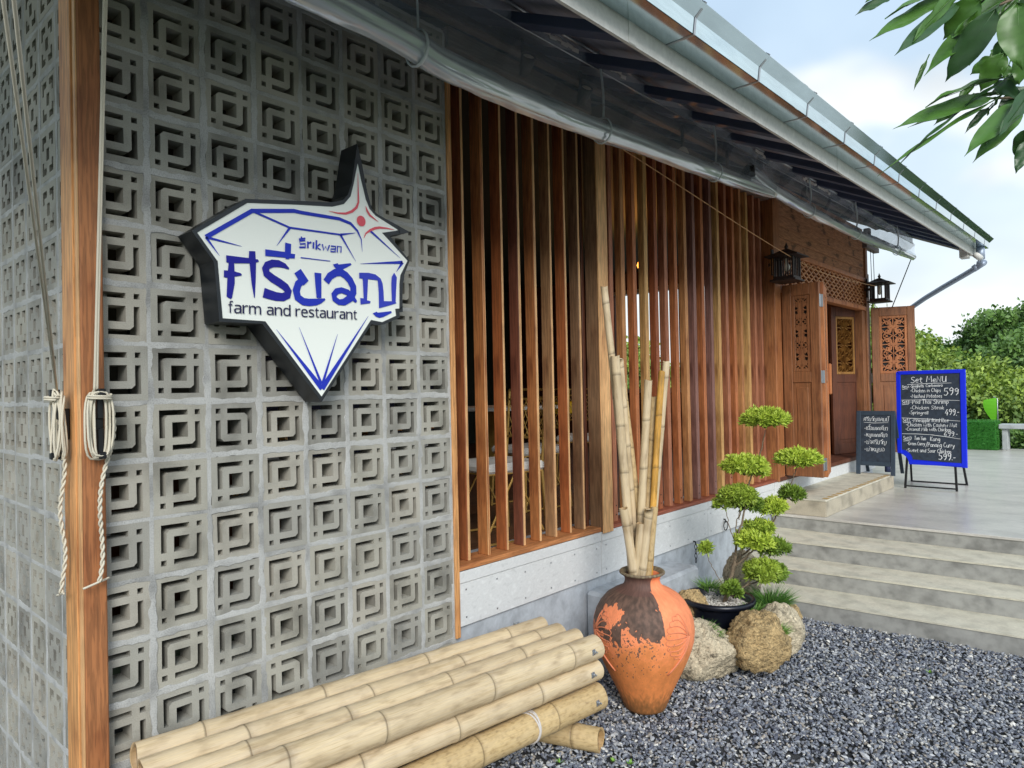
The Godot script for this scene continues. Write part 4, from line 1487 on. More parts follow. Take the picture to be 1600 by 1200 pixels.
# ---- steps and terrace
func stairs() -> void:
	var t := thing("entrance_steps", "pale concrete steps with stained risers climbing from the gravel to the terrace", "steps")
	var fronts := [Vector2(4.28, 0.067), Vector2(4.655, 0.07), Vector2(5.045, 0.06), Vector2(5.58, 0.0)]
	for i in 4:
		var f: Vector2 = fronts[i]
		var b: Vector2 = Vector2(5.6, 0) if i == 3 else fronts[i + 1]
		var y0 := -0.06 if i == 0 else 0.125 * i + 0.0005
		var y1 := 0.125 * (i + 1) - 0.012
		var z0 := -0.016
		var z1 := 5.0
		if i == 3:
			y1 = 0.478
			b = Vector2(5.64, 0)
		var back := Vector2(5.66, 0)
		var st := begin()
		hexa(st, [Vector3(f.x + f.y * z0, y0, z0), Vector3(f.x + f.y * z1, y0, z1), Vector3(back.x, y0, z1), Vector3(back.x, y0, z0), Vector3(f.x + f.y * z0, y1, z0), Vector3(f.x + f.y * z1, y1, z1), Vector3(back.x, y1, z1), Vector3(back.x, y1, z0)])
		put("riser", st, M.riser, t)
		if i == 3:
			break
		st = begin()
		var g := f - Vector2(0.006, 0)
		hexa(st, [Vector3(g.x + g.y * z0, y1 + 0.0005, z0), Vector3(g.x + g.y * z1, y1 + 0.0005, z1), Vector3(b.x + b.y * z1 - 0.0005, y1 + 0.0005, z1), Vector3(b.x + b.y * z0 - 0.0005, y1 + 0.0005, z0), Vector3(g.x + g.y * z0, y1 + 0.012, z0), Vector3(g.x + g.y * z1, y1 + 0.012, z1), Vector3(b.x + b.y * z1 - 0.0005, y1 + 0.012, z1), Vector3(b.x + b.y * z0 - 0.0005, y1 + 0.012, z0)])
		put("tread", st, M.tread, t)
	var st := begin()
	mm(st, Vector3(5.57, 0.4785, -0.0155), Vector3(13.9, 0.5, 6.5), 0.003)
	mm(st, Vector3(8.866, 0.4785, -7.0), Vector3(13.9, 0.5, -0.016), 0.003)
	structure("terrace", st, M.deck)
	st = begin()
	mm(st, Vector3(5.70, -0.1, -0.0155), Vector3(13.85, 0.478, 6.4), 0.003)
	mm(st, Vector3(8.866, -0.1, -6.9), Vector3(13.85, 0.478, -0.016), 0.003)
	structure("terrace_base", st, M.riser)
	t = thing("door_step", "low tiled door step with ochre dashes along its nosing", "step")
	st = begin()
	mm(st, Vector3(5.62, 0.5005, 0.0125), Vector3(7.87, 0.634, 0.452), 0.003)
	put("core", st, M.tile, t)
	st = begin()
	mm(st, Vector3(5.615, 0.6345, 0.0125), Vector3(7.875, 0.65, 0.458), 0.003)
	put("tread", st, M.tread, t)
	for q in [[5.625, 6.5], [6.503, 7.38], [7.383, 7.866]]:
		st = begin()
		mm(st, Vector3(q[0], 0.502, 0.4525), Vector3(q[1], 0.633, 0.4575), 0.002)
		put("front_tile", st, M.tile, t)
	for i in 17:
		st = begin()
		bbox(st, Vector3(5.72 + i * 0.123, 0.6508, 0.425), Vector3(0.062, 0.003, 0.05), 0.001)
		put("dash", st, M.dash, t)


func terrace_end() -> void:
	var t := thing("turf_planter", "box planter wrapped in bright green artificial turf at the terrace edge", "planter")
	var st := begin()
	mm(st, Vector3(13.42, 0.5, -1.6), Vector3(13.75, 0.985, 0.70), 0.01)
	put("box", st, M.turf, t)
	var bl := begin()
	tri(bl, Vector3(-0.004, 0, 0), Vector3(0.004, 0, 0), Vector3(0, 0.035, 0.01))
	var places := []
	var cols := []
	for i in 9000:
		var p := Vector3(13.42, rf(0.5, 0.985), rf(-1.6, 0.70))
		var nrm := Vector3(-1, 0, 0)
		var pick := rng.randf()
		if pick < 0.2:
			p = Vector3(rf(13.42, 13.75), 0.985, rf(-1.6, 0.7))
			nrm = Vector3.UP
		elif pick < 0.35:
			p = Vector3(rf(13.42, 13.75), rf(0.5, 0.985), 0.70)
			nrm = Vector3(0, 0, 1)
		var y := (nrm + Vector3(rf(-0.6, 0.6), rf(-0.2, 0.7), rf(-0.6, 0.6))).normalized()
		var x := y.cross(Vector3(rf(-1, 1), rf(-1, 1), rf(-1, 1))).normalized()
		places.append(Transform3D(Basis(x, y, x.cross(y)), p))
		cols.append(Color(0.02, 0.13, 0.012).lerp(Color(0.06, 0.27, 0.03), rng.randf()))
	multi("turf_pile", done(bl), M.leaf, places, cols, t)
	t = thing("terrace_bench", "long pale concrete bench slab along the terrace edge", "bench")
	st = begin()
	mm(st, Vector3(13.5, 0.86, 0.72), Vector3(13.88, 0.935, 6.4), 0.008)
	put("slab", st, M.cement, t)
	for z in [0.80, 3.2, 5.6]:
		st = begin()
		mm(st, Vector3(13.55, 0.5, z - 0.04), Vector3(13.83, 0.8595, z + 0.04), 0.006)
		put("leg", st, M.cement, t)
	t = thing("garden_flag", "lime green feather flag standing behind the turf planter", "flag", Vector3(13.95, 0.5, 0.60))
	st = begin(true)
	tube(st, [Vector3(0, 0, 0.06), Vector3(0, 0.86, 0.06), Vector3(0, 0.90, 0.0)], 0.008, 6)
	put("pole", st, M.steel, t)
	st = begin()
	var e := []
	for i in 9:
		var f := i / 8.0
		e.append([Vector3(0.01 * sin(f * 5.0), 0.30 + 0.58 * f, 0.05), Vector3(0.02 * sin(f * 4.0), 0.34 + 0.50 * f, 0.05 - 0.20 * pow(sin(f * PI * 0.5 + 0.25), 2.0))])
	for i in 8:
		quad(st, e[i][0], e[i][1], e[i + 1][1], e[i + 1][0])
		quad(st, e[i][0] + Vector3(0.004, 0, 0), e[i + 1][0] + Vector3(0.004, 0, 0), e[i + 1][1] + Vector3(0.004, 0, 0), e[i][1] + Vector3(0.004, 0, 0))
	put("cloth", st, M.lime, t)


# ---- the gem shaped sign
func gem_sign() -> void:
	var t := thing("shop_sign", "gem shaped light box sign with black sides, white face and blue lettering", "sign", Vector3(0.75, 2.0, 0.13))
	var outer := P2([-0.454, 0.234, -0.258, 0.382, -0.034, 0.417, 0.108, 0.438, 0.159, 0.457, 0.182, 0.482, 0.202, 0.533, 0.234, 0.708, 0.257, 0.621, 0.279, 0.517, 0.302, 0.448, 0.331, 0.429, 0.444, 0.398, 0.507, 0.38, 0.393, 0.347, 0.502, 0.252, 0.469, 0.184, 0.468, 0.165, 0.461, 0.145, 0.457, 0.085, 0.458, 0.021, 0.439, 0.018, 0.44, -0.005, 0.354, -0.04, 0.309, -0.046, 0.29, -0.041, 0.042, -0.365, -0.202, -0.07, -0.363, -0.072, -0.378, 0.126, -0.381, 0.139])
	var inner := P2([-0.436, 0.231, -0.251, 0.369, -0.035, 0.402, 0.108, 0.421, 0.163, 0.442, 0.196, 0.48, 0.212, 0.535, 0.235, 0.631, 0.25, 0.564, 0.273, 0.483, 0.292, 0.446, 0.321, 0.423, 0.446, 0.379, 0.355, 0.354, 0.492, 0.251, 0.45, 0.182, 0.444, 0.144, 0.441, 0.035, 0.418, 0.032, 0.422, 0.002, 0.345, -0.031, 0.288, -0.025, 0.288, -0.025, 0.043, -0.344, -0.19, -0.06, -0.351, -0.059, -0.366, 0.143, -0.367, 0.142])
	var st := begin()
	rim_wall(st, outer, -0.118, 0.0)
	plate(st, outer, -0.004)
	rim_wall(st, inner, -0.0045, 0.0, false)
	for e in [outer, inner]:
		for i in e.size():
			pass
	put("case", st, M.sign_black, t)
	st = begin()
	var ring := Geometry2D.clip_polygons(outer, inner)
	var hole := inner
	# front rim between the two outlines, as a strip of quads from inner corner to nearest outer point
	var n := 240
	var pin := []
	var pout := []
	for e in [[inner, pin], [outer, pout]]:
		pass
	for i in inner.size():
		var a := inner[i]
		var b := inner[(i + 1) % inner.size()]
		var steps := maxi(1, int(a.distance_to(b) / 0.01))
		for k in steps:
			var p := a.lerp(b, float(k) / steps)
			pin.append(p)
			var best := Vector2.ZERO
			var far := 9.0
			for j in outer.size():
				var q := Geometry2D.get_closest_point_to_segment(p, outer[j], outer[(j + 1) % outer.size()])
				if q.distance_to(p) < far:
					far = q.distance_to(p)
					best = q
			pout.append(best)
	for i in pin.size():
		var j := (i + 1) % pin.size()
		var z := Vector3(0, 0, 0.0)
		quad_from(st, Vector3(pin[i].x, pin[i].y, 0), Vector3(pin[j].x, pin[j].y, 0), Vector3(pout[j].x, pout[j].y, 0), Vector3(pout[i].x, pout[i].y, 0), Vector3(pin[i].x, pin[i].y, -1))
	for j in outer.size():   # fill the pointed corners
		var best := 0
		for i in pin.size():
			if (pin[i] as Vector2).distance_to(outer[j]) < (pin[best] as Vector2).distance_to(outer[j]):
				best = i
		for s in [-1, 1]:
			var o: Vector2 = pout[(best + s + pin.size()) % pin.size()]
			var q: Vector2 = pin[best]
			if absf((o - q).cross(outer[j] - q)) > 0.000002:
				quad_from(st, Vector3(q.x, q.y, 0.0003), Vector3(o.x, o.y, 0.0003), Vector3(outer[j].x, outer[j].y, 0.0003), Vector3(outer[j].x, outer[j].y, 0.0003), Vector3(q.x, q.y, -1))
	put("front_rim", st, M.sign_black, t)
	st = begin()
	plate(st, inner, -0.0025)
	put("face", st, M.sign_white, t)
	# the faceted outline
	st = begin()
	for a in [[-0.406, 0.22, -0.235, 0.342, -0.063, 0.373, -0.035, 0.372, 0.139, 0.377, 0.194, 0.367, 0.226, 0.342, 0.245, 0.309, 0.249, 0.257, 0.016, 0.016, 0.015, 0.014, 0.013, 0.012, 0.009, 0.005, 0.001]]:
		var m := []
		for i in 9:
			m.append_array([a[i * 2], a[i * 2 + 1], a[18 + i]])
		ribbon(st, m, 0.0002)
	for a in [[P2([-0.406, 0.22, -0.276, 0.206]), P2([-0.406, 0.22, -0.359, 0.161]), P2([-0.083, 0.305, -0.139, 0.228]), P2([0.143, 0.313, 0.218, 0.332]), P2([0.143, 0.313, 0.216, 0.213]), P2([0.292, 0.352, 0.449, 0.257]), P2([0.462, 0.24, 0.237, 0.206]), P2([0.462, 0.24, 0.426, 0.194])]]:
		for p in a:
			ribbon(st, mix_line(p, 0.014 if (p[0] as Vector2).distance_to(p[1]) > 0.2 or p[0].x > 0.35 else 0.010, 0.001), 0.0003)
	for a in [[P2([-0.227, 0.34, -0.083, 0.305, 0.143, 0.313]), P2([-0.039, 0.196, 0.093, 0.199])]]:
		for p in a:
			ribbon(st, mix_line(p, 0.008, 0.007) if p.size() > 2 else mix_line(p, 0.004, 0.003), 0.0004)
	put("facet_lines", st, M.blue, t)
	st = begin()
	for a in [[P2([0.045, -0.312, -0.146, -0.088]), P2([0.043, -0.294, -0.051, -0.075]), P2([0.047, -0.294, 0.121, -0.093]), P2([0.045, -0.312, 0.273, -0.01])]]:
		var k := 0
		for p in a:
			ribbon(st, mix_line(p, 0.022 if k in [0, 3] else 0.012, 0.001), 0.0002 + 0.0001 * k)
			k += 1
	put("lower_rays", st, M.blue, t)
	# the red sparkle
	st = begin()
	for a in [[P2([0.09, 0.4, 0.133, 0.399, 0.171, 0.404, 0.201, 0.418, 0.224, 0.439, 0.234, 0.462, 0.234, 0.508, 0.234, 0.584]), P2([0.27, 0.454, 0.277, 0.435, 0.291, 0.418, 0.335, 0.397]), P2([0.257, 0.315, 0.268, 0.337, 0.29, 0.354, 0.316, 0.367, 0.34, 0.374, 0.377, 0.377, 0.42, 0.377])]]:
		for p in a:
			var m := []
			for i in p.size():
				m.append_array([p[i].x, p[i].y, 0.001 + 0.010 * sin(PI * i / (p.size() - 1.0))])
			ribbon(st, m, 0.0004)
	var dot := P2([0.246, 0.386, 0.268, 0.39])
	var disc := PackedVector2Array()
	for i in 28:
		disc.append(dot[0] + Vector2(cos(TAU * i / 28.0), sin(TAU * i / 28.0)) * (dot[1].x - dot[0].x))
	plate(st, disc, 0.0005)
	put("red_sparkle", st, M.red, t)
	# the Thai name
	var letters := [
		[M.blue_deep, "-0.335, 0.166, -0.251, 0.167, -0.249, 0.193, -0.225, 0.195, -0.224, 0.166, -0.216, 0.167, -0.211, 0.16, -0.216, 0.156, -0.223, 0.154, -0.225, 0.095, -0.23, 0.022, -0.233, 0.025, -0.242, 0.077, -0.248, 0.148, -0.306, 0.141, -0.305, 0.112, -0.282, 0.108, -0.278, 0.104, -0.279, 0.1, -0.305, 0.093, -0.305, 0.071, -0.316, 0.016, -0.322, 0.011, -0.336, 0.019, -0.332, 0.086, -0.345, 0.087, -0.344, 0.112, -0.33, 0.112, -0.326, 0.14, -0.335, 0.141"],
		[M.blue, "-0.186, 0.208, -0.106, 0.209, -0.104, 0.245, -0.079, 0.243, -0.081, 0.206, -0.063, 0.206, -0.065, 0.189, -0.088, 0.187, -0.089, 0.183, -0.102, 0.182, -0.105, 0.187, -0.186, 0.183"],
		[M.blue_soft, "0.231, 0.168, 0.279, 0.173, 0.314, 0.17, 0.341, 0.155, 0.351, 0.134, 0.355, 0.098, 0.356, 0.06, 0.398, 0.063, 0.397, 0.139, 0.4, 0.169, 0.414, 0.189, 0.428, 0.17, 0.422, 0.104, 0.419, 0.062, 0.423, 0.056, 0.383, 0.043, 0.329, 0.027, 0.329, 0.096, 0.325, 0.146, 0.275, 0.146, 0.273, 0.116, 0.268, 0.056, 0.286, 0.054, 0.284, 0.045, 0.235, 0.036, 0.234, 0.063, 0.251, 0.063, 0.248, 0.145, 0.231, 0.144"],
		[M.blue, "0.296, 0.004, 0.317, 0.012, 0.322, 0.008, 0.394, 0.02, 0.397, 0.013, 0.355, -0.007, 0.33, -0.014, 0.31, -0.008"],
		[M.blue, "0.105, 0.187, 0.127, 0.195, 0.131, 0.19, 0.19, 0.203, 0.194, 0.196, 0.149, 0.171, 0.122, 0.17, 0.112, 0.177"]]
	for l in letters:
		st = begin()
		plate(st, P2(Array((l[1] as String).split_floats(", "))), 0.0006)
		put("thai_letter", st, l[0], t)
	var strokes := [
		[M.blue_deep, [-0.09, 0.146, 0.006, -0.108, 0.156, 0.019, -0.133, 0.161, 0.027, -0.157, 0.159, 0.029, -0.178, 0.149, 0.029, -0.186, 0.135, 0.029, -0.182, 0.118, 0.03, -0.158, 0.102, 0.031, -0.13, 0.089, 0.031, -0.106, 0.075, 0.031, -0.095, 0.06, 0.031, -0.099, 0.045, 0.031, -0.117, 0.036, 0.031, -0.145, 0.036, 0.033, -0.169, 0.04, 0.035, -0.195, 0.046, 0.037]],
		[M.blue, [-0.054, 0.142, 0.034, -0.04, 0.123, 0.036, -0.018, 0.099, 0.031]],
		[M.blue, [-0.027, 0.116, 0.024, -0.052, 0.092, 0.03, -0.061, 0.066, 0.031, -0.055, 0.04, 0.031, -0.031, 0.026, 0.03, -0.005, 0.025, 0.029, 0.024, 0.029, 0.027, 0.045, 0.035, 0.019, 0.066, 0.044, 0.007]],
		[M.blue, [0.035, 0.145, 0.031, 0.036, 0.102, 0.028, 0.038, 0.046, 0.022]],
		[M.blue, [0.072, 0.113, 0.029, 0.09, 0.138, 0.03, 0.116, 0.155, 0.031, 0.14, 0.16, 0.032, 0.164, 0.15, 0.031, 0.185, 0.131, 0.031, 0.2, 0.105, 0.031, 0.2, 0.084, 0.032, 0.183, 0.057, 0.032, 0.154, 0.039, 0.028, 0.13, 0.037, 0.024, 0.11, 0.048, 0.025, 0.107, 0.065, 0.026, 0.12, 0.08, 0.026, 0.143, 0.087, 0.024, 0.171, 0.081, 0.025, 0.196, 0.062, 0.022, 0.214, 0.044, 0.011]]]
	var z := 0.0007
	for s in strokes:
		st = begin()
		ribbon(st, s[1], z)
		z += 0.0001
		put("thai_letter", st, s[0], t)
	st = begin()
	for a in [[[-0.019, 0.266, 0.007, -0.043, 0.26, 0.007, -0.041, 0.248, 0.007, -0.019, 0.253, 0.007, -0.019, 0.239, 0.007, -0.045, 0.235, 0.007], [-0.046, 0.266, 0.006, -0.018, 0.274, 0.006], [-0.036, 0.278, 0.006, -0.033, 0.27, 0.006], [-0.007, 0.263, 0.007, -0.008, 0.237, 0.007], [-0.008, 0.255, 0.006, 0.008, 0.263, 0.006], [0.018, 0.264, 0.007, 0.016, 0.239, 0.007], [0.031, 0.274, 0.007, 0.029, 0.236, 0.007], [0.048, 0.262, 0.006, 0.031, 0.247, 0.006, 0.049, 0.238, 0.006], [0.057, 0.262, 0.006, 0.063, 0.238, 0.006, 0.072, 0.255, 0.005, 0.08, 0.239, 0.006, 0.09, 0.263, 0.006], [0.097, 0.26, 0.006, 0.118, 0.262, 0.006, 0.116, 0.239, 0.006, 0.095, 0.238, 0.006, 0.096, 0.248, 0.005, 0.116, 0.251, 0.005], [0.126, 0.239, 0.006, 0.127, 0.263, 0.006, 0.145, 0.264, 0.006, 0.143, 0.24, 0.006]]]:
		for s in a:
			ribbon(st, s, z)
			z += 0.00002
	put("small_name", st, M.blue, t)
	var a0 := Vector2(-0.331, -0.039)
	var a1 := Vector2(0.22, -0.029)
	var words := "farm and restaurant"
	var f := SystemFont.new()
	f.font_names = PackedStringArray(["Droid Sans"])
	var k := 0.041 / (48 * 0.714)
	var total := f.get_string_size(words, HORIZONTAL_ALIGNMENT_LEFT, -1, 48).x * k
	var gap := (a1.x - a0.x - total) / (words.length() - 1)
	var pen := 0.0
	for ch in words:
		var adv := f.get_string_size(ch, HORIZONTAL_ALIGNMENT_LEFT, -1, 48).x * k
		if ch != " ":
			lettering("print_letter", ch, M.navy, t, Transform3D(Basis(), Vector3(a0.x + pen, lerpf(a0.y, a1.y, pen / (a1.x - a0.x)), z)), adv * 0.92, 0.041)
		pen += adv + gap


func lettering(called: String, words: String, m: Material, parent: Node, at: Transform3D, wide: float, high: float) -> void:   # high is the height of a capital letter
	var f := SystemFont.new()
	f.font_names = PackedStringArray(["Droid Sans"])
	var tm := TextMesh.new()
	tm.font = f
	tm.text = words
	tm.font_size = 48
	tm.pixel_size = 0.01
	tm.depth = 0.02
	tm.horizontal_alignment = HORIZONTAL_ALIGNMENT_LEFT
	tm.vertical_alignment = VERTICAL_ALIGNMENT_BOTTOM
	var box := tm.get_aabb()
	var sx := wide / maxf(box.size.x, 0.001)
	var sy := high / (48 * 0.01 * 0.714)
	var base := 48 * 0.01 * 0.236
	put_mesh(called, tm, m, parent, at * Transform3D(Basis.from_scale(Vector3(sx, sy, 0.03)), Vector3(-box.position.x * sx, -base * sy, 0.0008)))


# ---- bamboo
func culm(long: float, r: float, salt: int, seg: float, hollow := true) -> ArrayMesh:   # a bamboo stem along +x
	var g := RandomNumberGenerator.new()
	g.seed = salt
	var st := begin(true)
	var stops := []   # x, radius, tone
	var x := g.randf_range(0.05, seg * 0.8)
	stops.append([0.0, r, 1.0])
	var tone := g.randf_range(0.88, 1.05)
	while x < long - 0.03:
		stops.append([x - 0.030, r * 0.995, tone])
		stops.append([x - 0.008, r * 1.045, tone * 0.97])
		stops.append([x - 0.0025, r * 1.04, tone * 0.62])
		stops.append([x, r * 1.0, 0.42])
		stops.append([x + 0.003, r * 1.025, tone * 0.75])
		tone = g.randf_range(0.88, 1.05)
		stops.append([x + 0.016, r * 1.02, tone * 1.06])
		stops.append([x + 0.045, r * 0.99, tone])
		x += seg * g.randf_range(0.85, 1.2)
	stops.append([long, r, tone])
	var sides := 22
	var bend := g.randf_range(-0.006, 0.006)
	var ph := g.randf_range(0, TAU)
	var ring := func(s: Array, k: int, inner: float) -> Vector3:
		var a := TAU * k / sides
		var mid := sin(PI * s[0] / long)
		return Vector3(s[0] + (0.004 * sin(a + ph) if s[0] > 0.0 and s[0] < long else 0.003 * sin(a * 2.0 + ph)), cos(a) * s[1] * inner + bend * mid, sin(a) * s[1] * inner + bend * 0.6 * mid)
	for i in stops.size() - 1:
		for k in sides:
			var n := (k + 1) % sides
			var q := [[ring.call(stops[i], k, 1.0), stops[i][2]], [ring.call(stops[i], n, 1.0), stops[i][2]], [ring.call(stops[i + 1], n, 1.0), stops[i + 1][2]], [ring.call(stops[i + 1], k, 1.0), stops[i + 1][2]]]
			for j in [0, 1, 2, 0, 2, 3]:
				var c: float = q[j][1]
				st.set_color(Color(c, c * 0.97 + 0.02, c * 0.92 + 0.03) if c > 0.5 else Color(c, c * 0.9, c * 0.8))
				st.add_vertex(q[j][0])
	st.set_smooth_group(1)
	for e in 2:
		var s: Array = stops[0] if e == 0 else stops[-1]
		var into: Array = [s[0] + (0.06 if e == 0 else -0.06), s[1], 0.4]
		for k in sides:
			var n := (k + 1) % sides
			var o0: Vector3 = ring.call(s, k, 1.0)
			var o1: Vector3 = ring.call(s, n, 1.0)
			var i0: Vector3 = ring.call(s, k, 0.78)
			var i1: Vector3 = ring.call(s, n, 0.78)
			var d0: Vector3 = ring.call(into, k, 0.74)
			var d1: Vector3 = ring.call(into, n, 0.74)
			var cc := Vector3(into[0], 0, 0)
			var f := [o0, i0, i1, o1] if e == 1 else [o0, o1, i1, i0]
			var w := [i0, d0, d1, i1] if e == 1 else [i0, i1, d1, d0]
			st.set_color(Color(0.95, 0.86, 0.72))
			quad(st, f[0], f[3], f[2], f[1])
			st.set_color(Color(0.66, 0.56, 0.44))
			quad(st, w[0], w[3], w[2], w[1])
			tri(st, cc, d0, d1) if e == 0 else tri(st, cc, d1, d0)
	return done(st)


func along(a: Vector3, b: Vector3, roll := 0.0) -> Transform3D:   # +x laid from a towards b
	var x := (b - a).normalized()
	var y := (Vector3.UP - x * x.y).normalized()
	return Transform3D(Basis(x, y, x.cross(y)) * Basis(Vector3.RIGHT, roll), a)


func bench() -> void:
	var t := thing("bamboo_bench", "low bench of thick bolted bamboo stems lying along the block wall", "bench")
	# right hand ends of the stems; each runs back with the same slant
	var ends := [Vector3(1.955, 0.468, 0.262), Vector3(1.955, 0.462, 0.372), Vector3(1.955, 0.456, 0.478), Vector3(1.96, 0.446, 0.586), Vector3(1.965, 0.338, 0.580), Vector3(1.97, 0.212, 0.588)]
	var rad := [0.054, 0.052, 0.053, 0.056, 0.051, 0.062]
	var old := [0, 0, 0, 0, 0, 1]
	for i in 6:
		var far: Vector3 = ends[i] + Vector3(-1.84 - 0.02 * (i % 3), 0.012 if i < 4 else 0.0, -0.205)
		var s := put_mesh("bamboo_stem", culm(ends[i].distance_to(far), rad[i], 40 + i * 3, 0.42), M.bamboo_old if old[i] else M.bamboo, t, along(far, ends[i], i * 1.3))
		if i >= 3:
			for e in [0.09, 1.75]:
				var st := begin()
				var p := Vector3(s.mesh.get_aabb().size.x - e, 0, 0)
				var out: Vector3 = s.transform.basis.inverse() * Vector3(0.12, 0.10, 0.98).normalized()
				var o: Vector3 = p + out * (rad[i] * 1.0)
				var bb := Basis.looking_at(-out, Vector3.RIGHT)
				bbox(st, o, Vector3(0.026, 0.026, 0.006), 0.006, bb)
				bbox(st, o + out * 0.006, Vector3(0.015, 0.015, 0.014), 0.004, bb)
				bbox(st, o + out * 0.014, Vector3(0.008, 0.008, 0.014), 0.003, bb)
				put("bolt", st, M.steel, s)
		if i == 5:
			for e in [0.46, 1.18]:
				var st := begin(true)
				for k in 3:
					var ring := []
					for a in 25:
						ring.append(Vector3(s.mesh.get_aabb().size.x - e + k * 0.007 + 0.012 * sin(TAU * a / 24.0 + k), cos(TAU * a / 24.0) * rad[i] * 1.03, sin(TAU * a / 24.0) * rad[i] * 1.03))
					tube(st, ring, 0.0042, 6, false)
				put("binding", st, M.tape, s)
	put_mesh("cross_stem", culm(0.66, 0.055, 71, 0.42), M.bamboo_old, t, along(Vector3(1.68, 0.05, 0.03), Vector3(1.885, 0.055, 0.655)))
	put_mesh("cross_stem", culm(0.60, 0.052, 75, 0.42), M.bamboo_old, t, along(Vector3(0.45, 0.05, -0.02), Vector3(0.62, 0.052, 0.46)))
	for p in [Vector3(1.72, 0.10, 0.10), Vector3(0.45, 0.10, 0.05)]:
		put_mesh("leg", culm(0.30, 0.045, 81, 0.42), M.bamboo_old, t, along(p, p + Vector3(0.02, 0.30, 0.04)))
	var st := begin()
	bbox(st, Vector3(1.85, 0.5, 0.183), Vector3(0.03, 0.012, 0.022), 0.004)
	put("bolt", st, M.steel, t)


# ---- the clay jar
var jar_profile := [Vector2(0.0, 0.0), Vector2(0.104, 0.0), Vector2(0.112, 0.012), Vector2(0.137, 0.075), Vector2(0.160, 0.125), Vector2(0.184, 0.175), Vector2(0.208, 0.225), Vector2(0.228, 0.27), Vector2(0.245, 0.315), Vector2(0.257, 0.36), Vector2(0.262, 0.41), Vector2(0.258, 0.46), Vector2(0.244, 0.505), Vector2(0.222, 0.545), Vector2(0.190, 0.582), Vector2(0.150, 0.607), Vector2(0.113, 0.623), Vector2(0.096, 0.640), Vector2(0.090, 0.660), Vector2(0.092, 0.676), Vector2(0.104, 0.690), Vector2(0.117, 0.697), Vector2(0.119, 0.704), Vector2(0.114, 0.710), Vector2(0.102, 0.707), Vector2(0.088, 0.690), Vector2(0.082, 0.665), Vector2(0.085, 0.640), Vector2(0.12, 0.60), Vector2(0.20, 0.53), Vector2(0.235, 0.42), Vector2(0.20, 0.25), Vector2(0.09, 0.03), Vector2(0.0, 0.03)]


func jar_at(u: float, h: float, out := 0.0) -> Vector3:   # u in degrees round from the front
	for i in range(1, 20):
		var a: Vector2 = jar_profile[i]
		var b: Vector2 = jar_profile[i + 1]
		if h <= b.y:
			var r := lerpf(a.x, b.x, clampf((h - a.y) / maxf(b.y - a.y, 0.0001), 0, 1)) + out
			return Vector3(sin(deg_to_rad(u)) * r, h, cos(deg_to_rad(u)) * r)
	return Vector3(0, h, 0)


